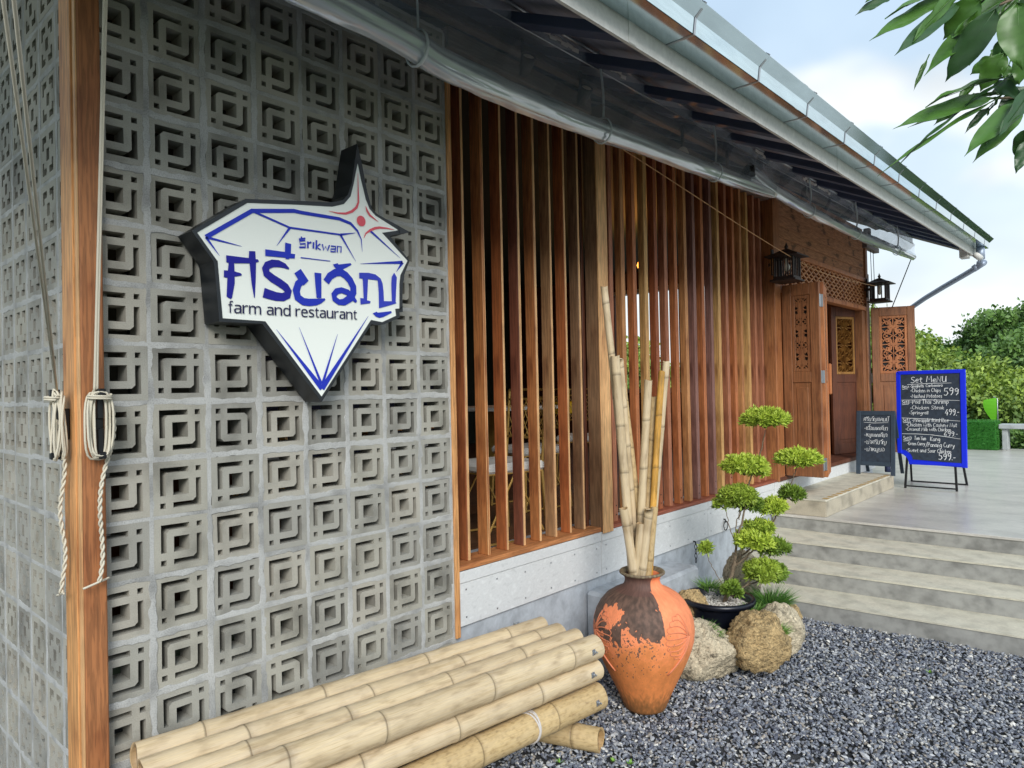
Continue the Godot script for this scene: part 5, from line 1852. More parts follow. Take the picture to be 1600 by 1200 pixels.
func jar() -> void:
	var base := Vector3(2.42, 0, 0.564)
	var t := thing("clay_jar", "big orange clay jar with flaking brown glaze holding bamboo poles", "jar", base)
	# local +z faces the lane where the photograph was taken from
	var face := Vector3(-0.731, 0, 2.526) - base
	t.rotation.y = atan2(face.x, face.z)
	var w := 1024
	var h := 512
	var im := Image.create(w, h, false, Image.FORMAT_RGB8)
	var n := FastNoiseLite.new()
	n.seed = 12
	n.frequency = 1.0
	n.fractal_octaves = 5
	var prof_v := []
	for y in h:
		# which height this row of the texture lies at
		var f := (1.0 - (y + 0.5) / h) * (jar_profile.size() - 1)
		var i := int(f)
		var hh: float = lerpf(jar_profile[i].y, jar_profile[mini(i + 1, jar_profile.size() - 1)].y, f - i)
		for x in w:
			var a := 360.0 * (x + 0.5) / w
			if a > 180.0:
				a -= 360.0
			var q := Vector3(sin(deg_to_rad(a)), hh * 3.6, cos(deg_to_rad(a)))
			var n1 := n.get_noise_3d(q.x * 2.4, q.y * 2.4, q.z * 2.4)
			var n2 := n.get_noise_3d(q.x * 7.0 + 40.0, q.y * 7.0, q.z * 7.0)
			var n3 := n.get_noise_3d(q.x * 16.0, q.y * 16.0 + 70.0, q.z * 16.0)
			# how deep the glaze reaches down on this side of the jar
			var low := 0.70
			if a > -85.0 and a < 24.0:
				low = lerpf(0.455, 0.40, clampf((a + 85.0) / 60.0, 0, 1))
				if a > -25.0:
					low = lerpf(0.475, 0.425, clampf((a + 25.0) / 40.0, 0, 1))
			elif a >= 24.0:
				low = 0.60 + (a - 24.0) * 0.02
			else:
				low = 0.50 - (a + 85.0) * 0.0015
			var glaze := hh - low + n1 * 0.055 + n2 * 0.05
			glaze = minf(glaze, (26.0 + n2 * 14.0 - a) * 0.004) if a > 0.0 else glaze
			var isl := Vector2((a + 42.0) / 17.0, (hh - 0.515) / 0.048).length() + n2 * 0.9 + n1 * 0.4
			if isl < 1.0:
				glaze = -1.0
			var flecks := n3 + n2 * 0.6 - 0.10 - absf(a + 15.0) * 0.006 - absf(hh - 0.40) * 1.6
			var brown := glaze > 0.0 or flecks > 0.12
			var c: Color
			if brown:
				c = Color(0.30, 0.235, 0.20).lerp(Color(0.44, 0.34, 0.29), clampf(0.5 + n2 * 1.2, 0, 1))
				if hh > 0.61:
					c = c.lerp(Color(0.40, 0.28, 0.25), 0.6)
			else:
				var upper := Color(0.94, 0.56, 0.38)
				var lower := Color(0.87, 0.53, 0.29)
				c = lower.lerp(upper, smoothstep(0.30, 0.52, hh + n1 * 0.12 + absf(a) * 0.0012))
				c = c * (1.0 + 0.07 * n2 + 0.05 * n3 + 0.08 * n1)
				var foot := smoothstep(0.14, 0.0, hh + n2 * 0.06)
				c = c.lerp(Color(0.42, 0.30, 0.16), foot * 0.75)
			if hh > 0.692 and f > 20.5:
				c = Color(0.52, 0.48, 0.38).lerp(Color(0.40, 0.33, 0.27), clampf(0.4 + n2 * 1.5, 0, 1))
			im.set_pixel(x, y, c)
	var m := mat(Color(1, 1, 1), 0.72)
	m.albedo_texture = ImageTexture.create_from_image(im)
	m.heightmap_enabled = true
	m.heightmap_texture = T.grit
	m.heightmap_scale = 0.012
	var st := begin(true)
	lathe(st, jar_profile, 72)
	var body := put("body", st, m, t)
	# raised ornament: two fans of ribs and a hanging stem
	var clay := skin(Color(0.93, 0.57, 0.41), 0.75, T.grit, Vector3(6, 6, 6))
	for side in [58.0, -68.0]:
		st = begin(true)
		for k in 9:
			var an := deg_to_rad(lerpf(-58.0, 62.0, k / 8.0))
			var pts := []
			var rr := []
			for i in 9:
				var f := i / 8.0
				var bulge := sin(f * PI) * 0.012 * (k - 4)
				pts.append(jar_at(side - signf(side) * f * 31.0 * cos(an) * (1.0 if side > 0 else 0.9), 0.425 + f * 0.115 * sin(an) + bulge, 0.0005))
				rr.append(0.0022 + 0.0028 * (1.0 - f))
			tube(st, pts, rr, 6)
		for k in 8:   # lobes that close the fan between the ribs
			var pts := []
			for i in 7:
				var f := i / 6.0
				var an := deg_to_rad(lerpf(-58.0, 62.0, (k + f) / 8.0))
				var reach := 1.0 + 0.10 * sin(f * PI)
				pts.append(jar_at(side - signf(side) * reach * 31.0 * cos(an) * (1.0 if side > 0 else 0.9), 0.425 + reach * 0.115 * sin(an), 0.0003))
			tube(st, pts, 0.0022, 5)
		var stem := []
		var sr := []
		for i in 10:
			var f := i / 9.0
			stem.append(jar_at(side - signf(side) * 26.0 * pow(f, 1.6), 0.425 - 0.185 * f, 0.001))
			sr.append(lerpf(0.010, 0.0065, f))
		tube(st, stem, sr, 8, true, 0.7)
		put("raised_fan", st, clay, t)
	# poles
	var d0: float = 3.633 
	var k := 0
	var lab := ["tallest thin bamboo pole leaning over the stout post", "long pale bamboo pole second from the stout post", "short thick bamboo pole in front of the long pale pole", "thin bamboo pole close behind the long pale pole", "slim greyish bamboo pole crossing behind the others", "mid height bamboo pole with a clean cut top", "short front bamboo pole leaning across the middle", "stubby weathered bamboo pole between taller ones", "short cut bamboo pole at the front of the jar", "golden yellow bamboo pole with dark nodes", "bamboo pole leaning furthest toward the steps", "dark mottled short bamboo pole by the jar rim"]
	for q in [[Vector3(2.31, 2.204, 0.44), Vector3(2.398, 0.65, 0.481), 0.015], [Vector3(2.313, 1.836, 0.497), Vector3(2.383, 0.655, 0.495), 0.019], [Vector3(2.304, 1.047, 0.533), Vector3(2.339, 0.651, 0.535), 0.019], [Vector3(2.382, 1.818, 0.483), Vector3(2.444, 0.868, 0.506), 0.014], [Vector3(2.443, 1.689, 0.459), Vector3(2.467, 1.004, 0.534), 0.013], [Vector3(2.464, 1.706, 0.602), Vector3(2.432, 0.91, 0.553), 0.017], [Vector3(2.381, 0.962, 0.587), Vector3(2.354, 0.651, 0.552), 0.018], [Vector3(2.537, 1.617, 0.591), Vector3(2.493, 1.004, 0.562), 0.016], [Vector3(2.401, 1.04, 0.626), Vector3(2.377, 0.65, 0.577), 0.018], [Vector3(2.512, 1.752, 0.655), Vector3(2.478, 1.01, 0.606), 0.014], [Vector3(2.564, 1.804, 0.654), Vector3(2.485, 0.667, 0.577), 0.015], [Vector3(2.457, 1.042, 0.627), Vector3(2.427, 0.648, 0.588), 0.015]]:
		var a: Vector3 = q[0]
		var b: Vector3 = q[1]
		var dir := (b - a).normalized()
		var end: Vector3 = b + dir * ((b.y - 0.63) / maxf(-dir.y, 0.2))
		var off := Vector2(end.x - base.x, end.z - base.z).limit_length(0.046)
		end = Vector3(base.x + off.x, end.y, base.z + off.y)
		var o := thing("bamboo_pole", lab[k], "pole", end, "bamboo poles standing in the clay jar")
		var pole := put_mesh("stem", culm(end.distance_to(a), q[2] * 1.22, 200 + k * 7, 0.23), [M.bamboo, M.bamboo, M.bamboo, M.bamboo, M.bamboo_old, M.bamboo, M.bamboo, M.bamboo_old, M.bamboo, M.cane_gold2, M.bamboo, M.bamboo_old][k], o, along(Vector3.ZERO, a - end, k * 0.7))
		k += 1


# ---- the cloud pruned shrub
func sprig_mesh(salt: int) -> ArrayMesh:
	var g := RandomNumberGenerator.new()
	g.seed = salt
	var st := begin()
	for i in 9:
		var d := Vector3(g.randf_range(-1, 1), g.randf_range(0.0, 1.3), g.randf_range(-1, 1)).normalized()
		var s := d.cross(Vector3(g.randf_range(-1, 1), g.randf_range(-1, 1), g.randf_range(-1, 1))).normalized()
		var b := d * 0.25 * g.randf()
		var l := g.randf_range(0.7, 1.1)
		tri(st, b, b + d * l * 0.5 + s * 0.13, b + d * l)
		tri(st, b, b + d * l, b + d * l * 0.5 - s * 0.13)
	return done(st)


func pad(parent: Node, c: Vector3, rx: float, ry: float, count: int, light: Color, dark: Color, sprigs: Array, size := 0.034) -> void:
	var n := FastNoiseLite.new()
	n.seed = int(c.x * 1000.0)
	n.frequency = 26.0
	var twigs := begin(true)
	for i in 9:
		var a := TAU * i / 9.0 + rf(-0.2, 0.2)
		var tip := c + Vector3(cos(a) * rx * rf(0.4, 0.95), ry * rf(-0.2, 0.5), sin(a) * rx * rf(0.4, 0.95))
		var low := c - Vector3(0, ry * 1.15, 0)
		tube(twigs, [low, low.lerp(tip, 0.55) + Vector3(0, -ry * 0.25, 0), tip], [0.0026, 0.0018, 0.001], 4, false)
	put("twigs", twigs, M.bark, parent)
	var places := []
	var cols := []
	for i in count:
		var d := Vector3(rng.randfn(), rng.randfn(), rng.randfn()).normalized() * pow(rng.randf(), 0.28)
		var p := Vector3(d.x * rx, d.y * ry, d.z * rx)
		if p.y < -ry * 0.25:
			p.y = -ry * 0.25 - (absf(p.y) - ry * 0.25) * 0.45
		p.y += 0.010 * sin(p.x * 90.0 + c.x * 40.0) + 0.008 * cos(p.z * 80.0)
		if n.get_noise_3dv(p) < -0.06 + rf(-0.1, 0.1):
			continue
		var s := size * rf(0.6, 1.2)
		var out := Vector3(d.x, d.y * 0.6 + 0.65, d.z).normalized()
		var x := out.cross(Vector3(rf(-1, 1), rf(-1, 1), rf(-1, 1))).normalized()
		places.append(Transform3D(Basis(x, out, x.cross(out)) * s, c + p))
		# young growth sits on the outside and the top of each pad
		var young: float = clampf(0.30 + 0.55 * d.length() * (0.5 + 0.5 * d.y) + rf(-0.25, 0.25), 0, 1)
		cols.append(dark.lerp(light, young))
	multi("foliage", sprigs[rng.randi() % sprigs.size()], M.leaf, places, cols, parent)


func bonsai() -> void:
	var dp := 4.42
	var base := Vector3(3.385, 0, 0.515)
	var t := thing("bowl_planter", "round black plastic bowl planter filled with white pebbles", "planter", base)
	var st := begin(true)
	lathe(st, [Vector2(0, 0), Vector2(0.125, 0), Vector2(0.135, 0.02), Vector2(0.165, 0.16), Vector2(0.185, 0.262), Vector2(0.192, 0.270), Vector2(0.206, 0.274), Vector2(0.212, 0.288), Vector2(0.207, 0.301), Vector2(0.192, 0.303), Vector2(0.181, 0.292), Vector2(0.172, 0.22), Vector2(0.0, 0.22)], 48)
	put("bowl", st, M.plastic, t)
	t.scale = Vector3(1.08, 1.13, 1.08)
	st = begin(true)
	lathe(st, [Vector2(0.178, 0.236), Vector2(0.1, 0.245), Vector2(0, 0.25)], 24)
	put("soil", st, M.soil, t)
	var places := []
	var cols := []
	for i in 900:
		var a := rf(0, TAU)
		var r := 0.168 * sqrt(rng.randf())
		var s := rf(0.007, 0.012)
		places.append(Transform3D(Basis.from_euler(Vector3(rf(-0.5, 0.5), rf(0, TAU), rf(-0.5, 0.5))).scaled_local(Vector3(s * 1.3, s * 0.8, s)), Vector3(cos(a) * r, 0.250 + rf(0, 0.012), sin(a) * r)))
		cols.append(Color(0.62, 0.60, 0.55) * rf(0.7, 1.2))
	multi("pebbles", stone_mesh(90), M.stone, places, cols, t)
	var o := thing("cloud_pruned_shrub", "cloud pruned shrub with yellow green foliage pads on bare grey stems", "shrub", Vector3.ZERO)
	var limbs := [[[Vector3(3.443, 0.27, 0.526), Vector3(3.462, 0.384, 0.549), Vector3(3.485, 0.514, 0.577), Vector3(3.484, 0.589, 0.592)], Vector2(0.021, 0.015)], [[Vector3(3.484, 0.589, 0.592), Vector3(3.483, 0.693, 0.607), Vector3(3.534, 0.863, 0.636), Vector3(3.573, 1.039, 0.653)], Vector2(0.012, 0.008)], [[Vector3(3.573, 1.039, 0.653), Vector3(3.59, 1.104, 0.672), Vector3(3.604, 1.236, 0.72), Vector3(3.627, 1.382, 0.747)], Vector2(0.008, 0.005)], [[Vector3(3.483, 0.681, 0.607), Vector3(3.517, 0.779, 0.586), Vector3(3.543, 0.858, 0.602), Vector3(3.551, 0.962, 0.627)], Vector2(0.006, 0.004)], [[Vector3(3.485, 0.514, 0.577), Vector3(3.506, 0.577, 0.645), Vector3(3.54, 0.642, 0.699), Vector3(3.567, 0.686, 0.73)], Vector2(0.01, 0.006)], [[Vector3(3.497, 0.66, 0.592), Vector3(3.499, 0.757, 0.551), Vector3(3.497, 0.837, 0.536), Vector3(3.484, 0.9, 0.522)], Vector2(0.005, 0.003)], [[Vector3(3.457, 0.356, 0.543), Vector3(3.544, 0.525, 0.567), Vector3(3.643, 0.619, 0.633), Vector3(3.71, 0.7, 0.709), Vector3(3.747, 0.819, 0.752)], Vector2(0.009, 0.007)], [[Vector3(3.71, 0.7, 0.709), Vector3(3.759, 0.844, 0.765), Vector3(3.804, 0.975, 0.817), Vector3(3.809, 1.085, 0.854), Vector3(3.829, 1.167, 0.878)], Vector2(0.006, 0.004)], [[Vector3(3.71, 0.696, 0.709), Vector3(3.703, 0.788, 0.747), Vector3(3.707, 0.858, 0.752)], Vector2(0.005, 0.004)], [[Vector3(3.451, 0.335, 0.536), Vector3(3.488, 0.408, 0.653), Vector3(3.525, 0.49, 0.709), Vector3(3.547, 0.53, 0.734)], Vector2(0.01, 0.006)], [[Vector3(3.488, 0.408, 0.653), Vector3(3.625, 0.427, 0.699), Vector3(3.686, 0.502, 0.739)], Vector2(0.007, 0.005)], [[Vector3(3.586, 0.519, 0.718), Vector3(3.673, 0.544, 0.724), Vector3(3.715, 0.592, 0.742)], Vector2(0.006, 0.004)], [[Vector3(3.451, 0.368, 0.537), Vector3(3.387, 0.493, 0.497), Vector3(3.363, 0.563, 0.472), Vector3(3.352, 0.62, 0.461)], Vector2(0.004, 0.003)], [[Vector3(3.445, 0.278, 0.529), Vector3(3.411, 0.353, 0.581), Vector3(3.408, 0.39, 0.609)], Vector2(0.005, 0.004)], [[Vector3(3.457, 0.409, 0.544), Vector3(3.548, 0.481, 0.556), Vector3(3.607, 0.62, 0.593), Vector3(3.604, 0.695, 0.622)], Vector2(0.004, 0.003)], [[Vector3(3.574, 0.658, 0.677), Vector3(3.635, 0.722, 0.686), Vector3(3.646, 0.763, 0.699)], Vector2(0.005, 0.003)], [[Vector3(3.509, 0.815, 0.608), Vector3(3.568, 0.875, 0.6), Vector3(3.538, 0.94, 0.598)], Vector2(0.005, 0.004)]]
	st = begin(true)
	var first := true
	for l in limbs:
		var pts := curve(l[0], 5)
		var rr := []
		for i in pts.size():
			var f := float(i) / (pts.size() - 1)
			rr.append(lerpf(l[1].x, l[1].y, f) * 0.65)
			pts[i] += Vector3(sin(i * 1.7), 0, cos(i * 2.3)) * 0.003
		if first:
			var s1 := begin(true)
			tube(s1, pts, rr, 10)
			put("trunk", s1, M.bark, o)
			first = false
			continue
		tube(st, pts, rr, 7)
	put("limbs", st, M.bark, o)
	var sprigs := [sprig_mesh(1), sprig_mesh(2), sprig_mesh(3)]
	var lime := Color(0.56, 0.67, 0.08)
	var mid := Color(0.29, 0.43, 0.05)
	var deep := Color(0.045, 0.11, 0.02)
	for q in [[Vector3(3.625, 1.452, 0.746), Vector2(0.143, 0.069), 1300, 0], [Vector3(3.535, 1.157, 0.643), Vector2(0.135, 0.073), 1250, 0], [Vector3(3.657, 1.119, 0.687), Vector2(0.057, 0.041), 300, 0], [Vector3(3.827, 1.188, 0.875), Vector2(0.131, 0.061), 1150, 0], [Vector3(3.526, 0.959, 0.599), Vector2(0.11, 0.082), 1000, 1], [Vector3(3.607, 0.907, 0.643), Vector2(0.069, 0.057), 420, 2], [Vector3(3.484, 0.912, 0.522), Vector2(0.061, 0.037), 200, 1], [Vector3(3.818, 0.958, 0.832), Vector2(0.069, 0.053), 480, 2], [Vector3(3.707, 0.883, 0.753), Vector2(0.078, 0.057), 560, 0], [Vector3(3.525, 0.685, 0.698), Vector2(0.11, 0.069), 1100, 0], [Vector3(3.632, 0.747, 0.683), Vector2(0.082, 0.045), 480, 1], [Vector3(3.715, 0.617, 0.743), Vector2(0.094, 0.057), 700, 2], [Vector3(3.556, 0.495, 0.729), Vector2(0.098, 0.09), 1150, 1], [Vector3(3.711, 0.456, 0.736), Vector2(0.082, 0.069), 800, 2], [Vector3(3.349, 0.636, 0.459), Vector2(0.037, 0.033), 130, 1], [Vector3(3.393, 0.393, 0.607), Vector2(0.053, 0.053), 430, 2], [Vector3(3.675, 0.756, 0.716), Vector2(0.037, 0.024), 140, 0]]:
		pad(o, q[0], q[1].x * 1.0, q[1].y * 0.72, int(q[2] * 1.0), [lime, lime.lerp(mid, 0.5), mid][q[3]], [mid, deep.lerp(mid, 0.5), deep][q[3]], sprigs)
	# grassy tufts between the stones
	var tufts := [[Vector3(3.566, 0.337, 0.365), Vector2(0.065, 0.09), 260], [Vector3(3.604, 0.303, 0.437), Vector2(0.065, 0.057), 160], [Vector3(3.67, 0.288, 0.732), Vector2(0.139, 0.122), 900], [Vector3(3.454, 0.28, 0.718), Vector2(0.073, 0.065), 220], [Vector3(3.01, 0.255, 0.599), Vector2(0.065, 0.073), 220], [Vector3(2.989, 0.241, 0.68), Vector2(0.057, 0.049), 160], [Vector3(3.211, 0.269, 0.97), Vector2(0.049, 0.065), 200], [Vector3(3.667, 0.259, 0.505), Vector2(0.065, 0.057), 160]]
	var names := ["bright grass tuft against the plinth behind the bowl planter", "small grass tuft just behind the bowl planter rim", "large dark grassy clump beside the lowest steps", "pale grass tuft between the bowl planter and the round boulder", "dark grass clump beside the clay jar under the bowl rim", "grass tuft over the broad grey boulder", "fresh grass tuft growing between the two tan boulders", "grass tuft hidden behind the shrub trunk"]
	var k := 0
	for q in tufts:
		var g := begin()
		var at: Vector3 = q[0]
		for i in int(q[2]):
			var a := rf(0, TAU)
			var r: float = q[1].x * 0.55 * sqrt(rng.randf())
			var p := Vector3(cos(a) * r, -q[1].y * 0.5, sin(a) * r)
			var lean := Vector3(cos(a) * rf(0.1, 0.9) + rf(-0.3, 0.3), 1.0, sin(a) * rf(0.1, 0.9) + rf(-0.3, 0.3)).normalized()
			var long: float = q[1].y * rf(0.7, 1.5)
			var s := lean.cross(Vector3(rf(-1, 1), 0, rf(-1, 1))).normalized() * 0.0022
			var mid_p := p + lean * long * 0.55
			var tip := p + lean * long + Vector3(cos(a), -0.5, sin(a)) * long * 0.22
			var c := Color(0.03, 0.11, 0.02).lerp(Color(0.15, 0.32, 0.05), rng.randf()) if k in [2, 4] else Color(0.06, 0.18, 0.03).lerp(Color(0.24, 0.42, 0.08), rng.randf())
			g.set_color(c)
			tri(g, p - s, p + s, mid_p + s * 0.8)
			tri(g, p - s, mid_p + s * 0.8, mid_p - s * 0.8)
			tri(g, mid_p - s * 0.8, mid_p + s * 0.8, tip)
		var tuft := put("grass_tuft", g, M.leaf)
		tuft.position = at
		tag(tuft, names[k], "grass", "grass tufts between the boulders")
		k += 1
	# tiny weeds in the gravel
	var n := 0
	var spots := ["tiny bright weed under the lowest bamboo stem beside its cross stem", "tiny weed at the near edge of the gravel below the bench", "tiny weed between the clay jar and the near edge of the gravel", "tiny weed in open gravel in front of the clay jar", "tiny weed against the lowest step riser by the boulders", "tiny weed in open gravel halfway along the lowest step"]
	for q in [Vector3(1.845, 0.01, 0.496), Vector3(1.681, 0.01, 0.58), Vector3(1.841, 0.01, 0.754), Vector3(1.868, 0.01, 0.826), Vector3(4.382, 0.01, 0.868), Vector3(3.776, 0.01, 1.597)]:
		var g := begin()
		for i in 14:
			var a := rf(0, TAU)
			var d := Vector3(cos(a), rf(0.5, 1.4), sin(a)).normalized() * rf(0.012, 0.028)
			var s := d.cross(Vector3.UP).normalized() * 0.004
			g.set_color(Color(0.10, 0.28, 0.03).lerp(Color(0.22, 0.42, 0.05), rng.randf()))
			tri(g, Vector3.ZERO, d * 0.6 + s, d)
			tri(g, Vector3.ZERO, d, d * 0.6 - s)
		var weed := put("weed", g, M.leaf)
		weed.position = q
		tag(weed, spots[n], "weed", "tiny weeds in the gravel")
		n += 1


func rock(label: String, c: Vector3, r: Vector3, salt: int, m: Material, rough: float, planes := []) -> void:
	var n := FastNoiseLite.new()
	n.seed = salt
	n.frequency = 1.0
	n.fractal_octaves = 5
	n.fractal_gain = 0.55
	var cell := FastNoiseLite.new()
	cell.seed = salt + 5
	cell.noise_type = FastNoiseLite.TYPE_CELLULAR
	cell.cellular_return_type = FastNoiseLite.RETURN_DISTANCE2_SUB
	cell.frequency = 1.0
	var st := begin(true)
	var g := RandomNumberGenerator.new()
	g.seed = salt
	var cuts := []
	for i in 9:
		cuts.append([Vector3(g.randfn(), g.randfn(), g.randfn()).normalized(), g.randf_range(0.66, 0.92)])
	for q in planes:
		cuts.append([(q[0] as Vector3).normalized(), q[1]])
	var at := func(i: int, j: int) -> Vector3:
		var th := PI * j / 48.0
		var ph := TAU * i / 80.0
		var d := Vector3(sin(th) * cos(ph), cos(th), sin(th) * sin(ph))
		var k := 1.0
		for q in cuts:
			var f := d.dot(q[0])
			if f > 0.05:
				k = minf(k, q[1] / f)
		k = lerpf(k, 1.0, 0.10)
		k += n.get_noise_3d(d.x * 1.6, d.y * 1.6, d.z * 1.6) * 0.13 + n.get_noise_3d(d.x * 5.0, d.y * 5.0, d.z * 5.0) * 0.075 * rough
		k += n.get_noise_3d(d.x * 14.0, d.y * 14.0, d.z * 14.0) * 0.04 * rough - maxf(0.0, 0.25 - cell.get_noise_3d(d.x * 3.0, d.y * 3.0, d.z * 3.0) - 1.0) * 0.06 * rough
		return d * r * k
	for i in 80:
		for j in 48:
			var a: Vector3 = at.call(i, j)
			var b: Vector3 = at.call((i + 1) % 80, j)
			var c2: Vector3 = at.call((i + 1) % 80, j + 1)
			var d: Vector3 = at.call(i, j + 1)
			if j > 0:
				tri(st, a, b, c2)
			if j < 47:
				tri(st, a, c2, d)
	var o := put("boulder", st, m)
	o.position = c
	o.rotation.y = deg_to_rad(-47.8)
	tag(o, label, "boulder", "boulders round the planter")


func rocks() -> void:
	rock("broad grey boulder beside the clay jar", Vector3(2.991, 0.146, 0.621), Vector3(0.23, 0.19, 0.19), 3, M.rock_grey, 0.7, [[Vector3(0.55, 0.8, 0.1), 0.62], [Vector3(0.05, 0.75, 0.65), 0.72], [Vector3(0.4, -0.55, 0.75), 0.70], [Vector3(-0.5, 0.8, 0.2), 0.85]])
	rock("rounded rough tan boulder in front of the bowl planter", Vector3(3.149, 0.203, 0.856), Vector3(0.195, 0.172, 0.17), 9, M.rock_tan, 1.4, [[Vector3(-0.1, 0.98, 0.2), 0.80], [Vector3(-0.9, -0.3, 0.3), 0.84], [Vector3(0.85, 0.45, 0.3), 0.86], [Vector3(0.0, 0.1, 1.0), 0.8]])
	rock("pale smooth boulder tucked behind the rounded one near the steps", Vector3(3.443, 0.188, 0.882), Vector3(0.135, 0.165, 0.14), 15, M.rock_grey, 0.6)
	rock("low brown boulder between the jar and the bowl planter", Vector3(3.279, 0.285, 0.375), Vector3(0.12, 0.11, 0.10), 21, M.rock_tan, 1.2)
	rock("tall beige boulder standing behind the shrub stems", Vector3(3.937, 0.316, 0.431), Vector3(0.13, 0.20, 0.10), 27, M.rock_grey, 0.9)
	rock("dark edged boulder by the foot of the steps", Vector3(3.719, 0.184, 0.829), Vector3(0.085, 0.095, 0.09), 33, M.rock_tan, 0.8)


# ---- menu boards
func board_basis() -> Basis:   # x along the board, z towards the reader
	return Basis(Vector3(0, 0, 1), Vector3.UP, Vector3(-1, 0, 0))


func boards() -> void:
	var w := 0.66
	var h := 1.045
	var t := thing("menu_board", "large blue framed chalkboard with a handwritten set menu on a black stand", "menu board", Vector3(7.91, 0.5, 0.49))
	t.basis = board_basis() * Basis(Vector3.RIGHT, -0.03)
	var y0 := 0.275
	var out := PackedVector2Array()
	for i in 9:
		var a := PI / 2 * i / 8.0
		out.append(Vector2(0.11 * sin(a), y0 + 0.11 * cos(a)) if true else Vector2())
	out.append_array(P2([w, y0 - 0.02, w, y0 + h - 0.02]))
	for i in 5:
		var a := PI / 2 * i / 4.0
		out.append(Vector2(0.02 + 0.02 * cos(PI / 2 + a), y0 + h - 0.04 + 0.02 * sin(PI / 2 + a)))
	var inn := PackedVector2Array()
	for i in 9:
		var a := PI / 2 * i / 8.0
		inn.append(Vector2(0.045 + 0.105 * sin(a) - 0.0, y0 + 0.045 + 0.105 * cos(a)))
	inn.append_array(P2([w - 0.05, y0 + 0.025, w - 0.05, y0 + h - 0.06, 0.045, y0 + h - 0.06]))
	var st := begin()
	plate(st, out, 0.0)
	rim_wall(st, out, -0.022, 0.0)
	put("backboard", st, M.board_blue, t)
	st = begin()
	for q in [[0.0, y0 + 0.1105, 0.044, y0 + h - 0.041], [w - 0.05, y0 - 0.02, w, y0 + h - 0.0225], [0.02, y0 + h - 0.06, w - 0.0505, y0 + h - 0.021], [0.112, y0 - 0.01, w - 0.0505, y0 + 0.028]]:
		mm(st, Vector3(q[0], q[1], 0.0005), Vector3(q[2], q[3], 0.012), 0.004)
	put("frame", st, M.board_blue, t)
	st = begin()
	plate(st, inn, 0.004)
	put("slate", st, M.chalkboard, t)
	st = begin()
	bar(st, Vector3(0.07, 0, 0.0), Vector3(0.10, y0 + 0.2, -0.024), 0.022, 0.022)
	put("front_leg", st, M.black, t)
	st = begin()
	bar(st, Vector3(w - 0.10, 0, 0.0), Vector3(w - 0.12, y0 + 0.2, -0.024), 0.022, 0.022)
	put("front_leg", st, M.black, t)
	st = begin()
	bar(st, Vector3(0.0, 0.0, -0.62), Vector3(0.10, y0 + 0.5, -0.06), 0.022, 0.022)
	put("rear_leg", st, M.black, t)
	st = begin()
	bar(st, Vector3(w - 0.10, 0, -0.60), Vector3(w - 0.12, y0 + 0.5, -0.06), 0.022, 0.022)
	put("rear_leg", st, M.black, t)
	st = begin()
	bar(st, Vector3(0.08, 0.025, 0.0), Vector3(w - 0.11, 0.025, 0.0), 0.016, 0.016)
	put("stretcher", st, M.black, t)
	st = begin()
	bar(st, Vector3(0.01, 0.025, -0.60), Vector3(w - 0.11, 0.025, -0.58), 0.016, 0.016)
	put("stretcher", st, M.black, t)
	# the handwriting: words, start, end, baseline and height as shares of the slate
	var sx := 0.05
	var sw := w - 0.105
	var top := y0 + h - 0.06
	var sh := h - 0.09
	var lines := [["Set", 0.165, 0.375, 0.098, 0.072], ["MeNU", 0.44, 0.79, 0.095, 0.075], ["Set.A", 0.01, 0.145, 0.155, 0.030], ["-Spaghetti", 0.155, 0.40, 0.152, 0.036], ["Carbonara", 0.43, 0.72, 0.148, 0.036], ["-Chicken in Chips", 0.16, 0.69, 0.208, 0.046], ["-Mashed Potatoes", 0.16, 0.71, 0.273, 0.046], ["599", 0.73, 0.99, 0.245, 0.085], ["Set.B", 0.005, 0.145, 0.337, 0.036], ["-Pad Thai Shrimp", 0.155, 0.82, 0.342, 0.054], ["-Chicken Steak", 0.15, 0.74, 0.405, 0.045], ["-Springroll", 0.13, 0.47, 0.462, 0.042], ["499.-", 0.745, 0.99, 0.470, 0.075], ["Set.C", 0.012, 0.165, 0.548, 0.044], ["-Pineapple fried Rice", 0.18, 0.81, 0.550, 0.046], ["-Chicken with Cashew Nut", 0.07, 0.945, 0.603, 0.046], ["-Coconut Milk with Chicken", 0.06, 0.845, 0.652, 0.042], ["699.-", 0.72, 0.96, 0.707, 0.060], ["Set.D", 0.015, 0.17, 0.760, 0.045], ["Tom Yum", 0.215, 0.42, 0.758, 0.046], ["Kang", 0.485, 0.66, 0.765, 0.052], ["-Green Curry", 0.085, 0.40, 0.818, 0.042], ["/Panang Curry", 0.41, 0.90, 0.832, 0.052], ["-Sweet and Sour Chicken", 0.065, 0.84, 0.898, 0.046], ["599.-", 0.62, 0.915, 0.975, 0.085]]
	for l in lines:
		st = begin()
		scribble(st, latin(), l[0], sx + l[1] * sw, sx + l[2] * sw, top - l[3] * sh, l[4] * sh * 0.95, 0.0052, clampf(l[4] * sh * 0.095, 0.0044, 0.0075), 0.06)
		put("chalk_writing", st, M.chalk, t)
	for q in [[0.11, 0.117, 0.87, 0.108], [0.0, 0.297, 1.0, 0.305], [0.0, 0.505, 1.0, 0.535], [0.0, 0.690, 0.55, 0.695], [0.5, 0.695, 1.0, 0.735], [0.02, 0.172, 0.12, 0.168], [0.01, 0.352, 0.13, 0.347], [0.02, 0.562, 0.15, 0.557], [0.02, 0.775, 0.14, 0.772]]:
		st = begin()
		ribbon(st, [sx + q[0] * sw, top - q[1] * sh, 0.004, sx + (q[0] + q[2]) / 2 * sw, top - (q[1] + q[3]) / 2 * sh + 0.004, 0.0055, sx + q[2] * sw, top - q[3] * sh, 0.003], 0.0052)
		put("chalk_rule", st, M.chalk, t)
	# the small Thai board
	w = 0.40
	h = 0.615
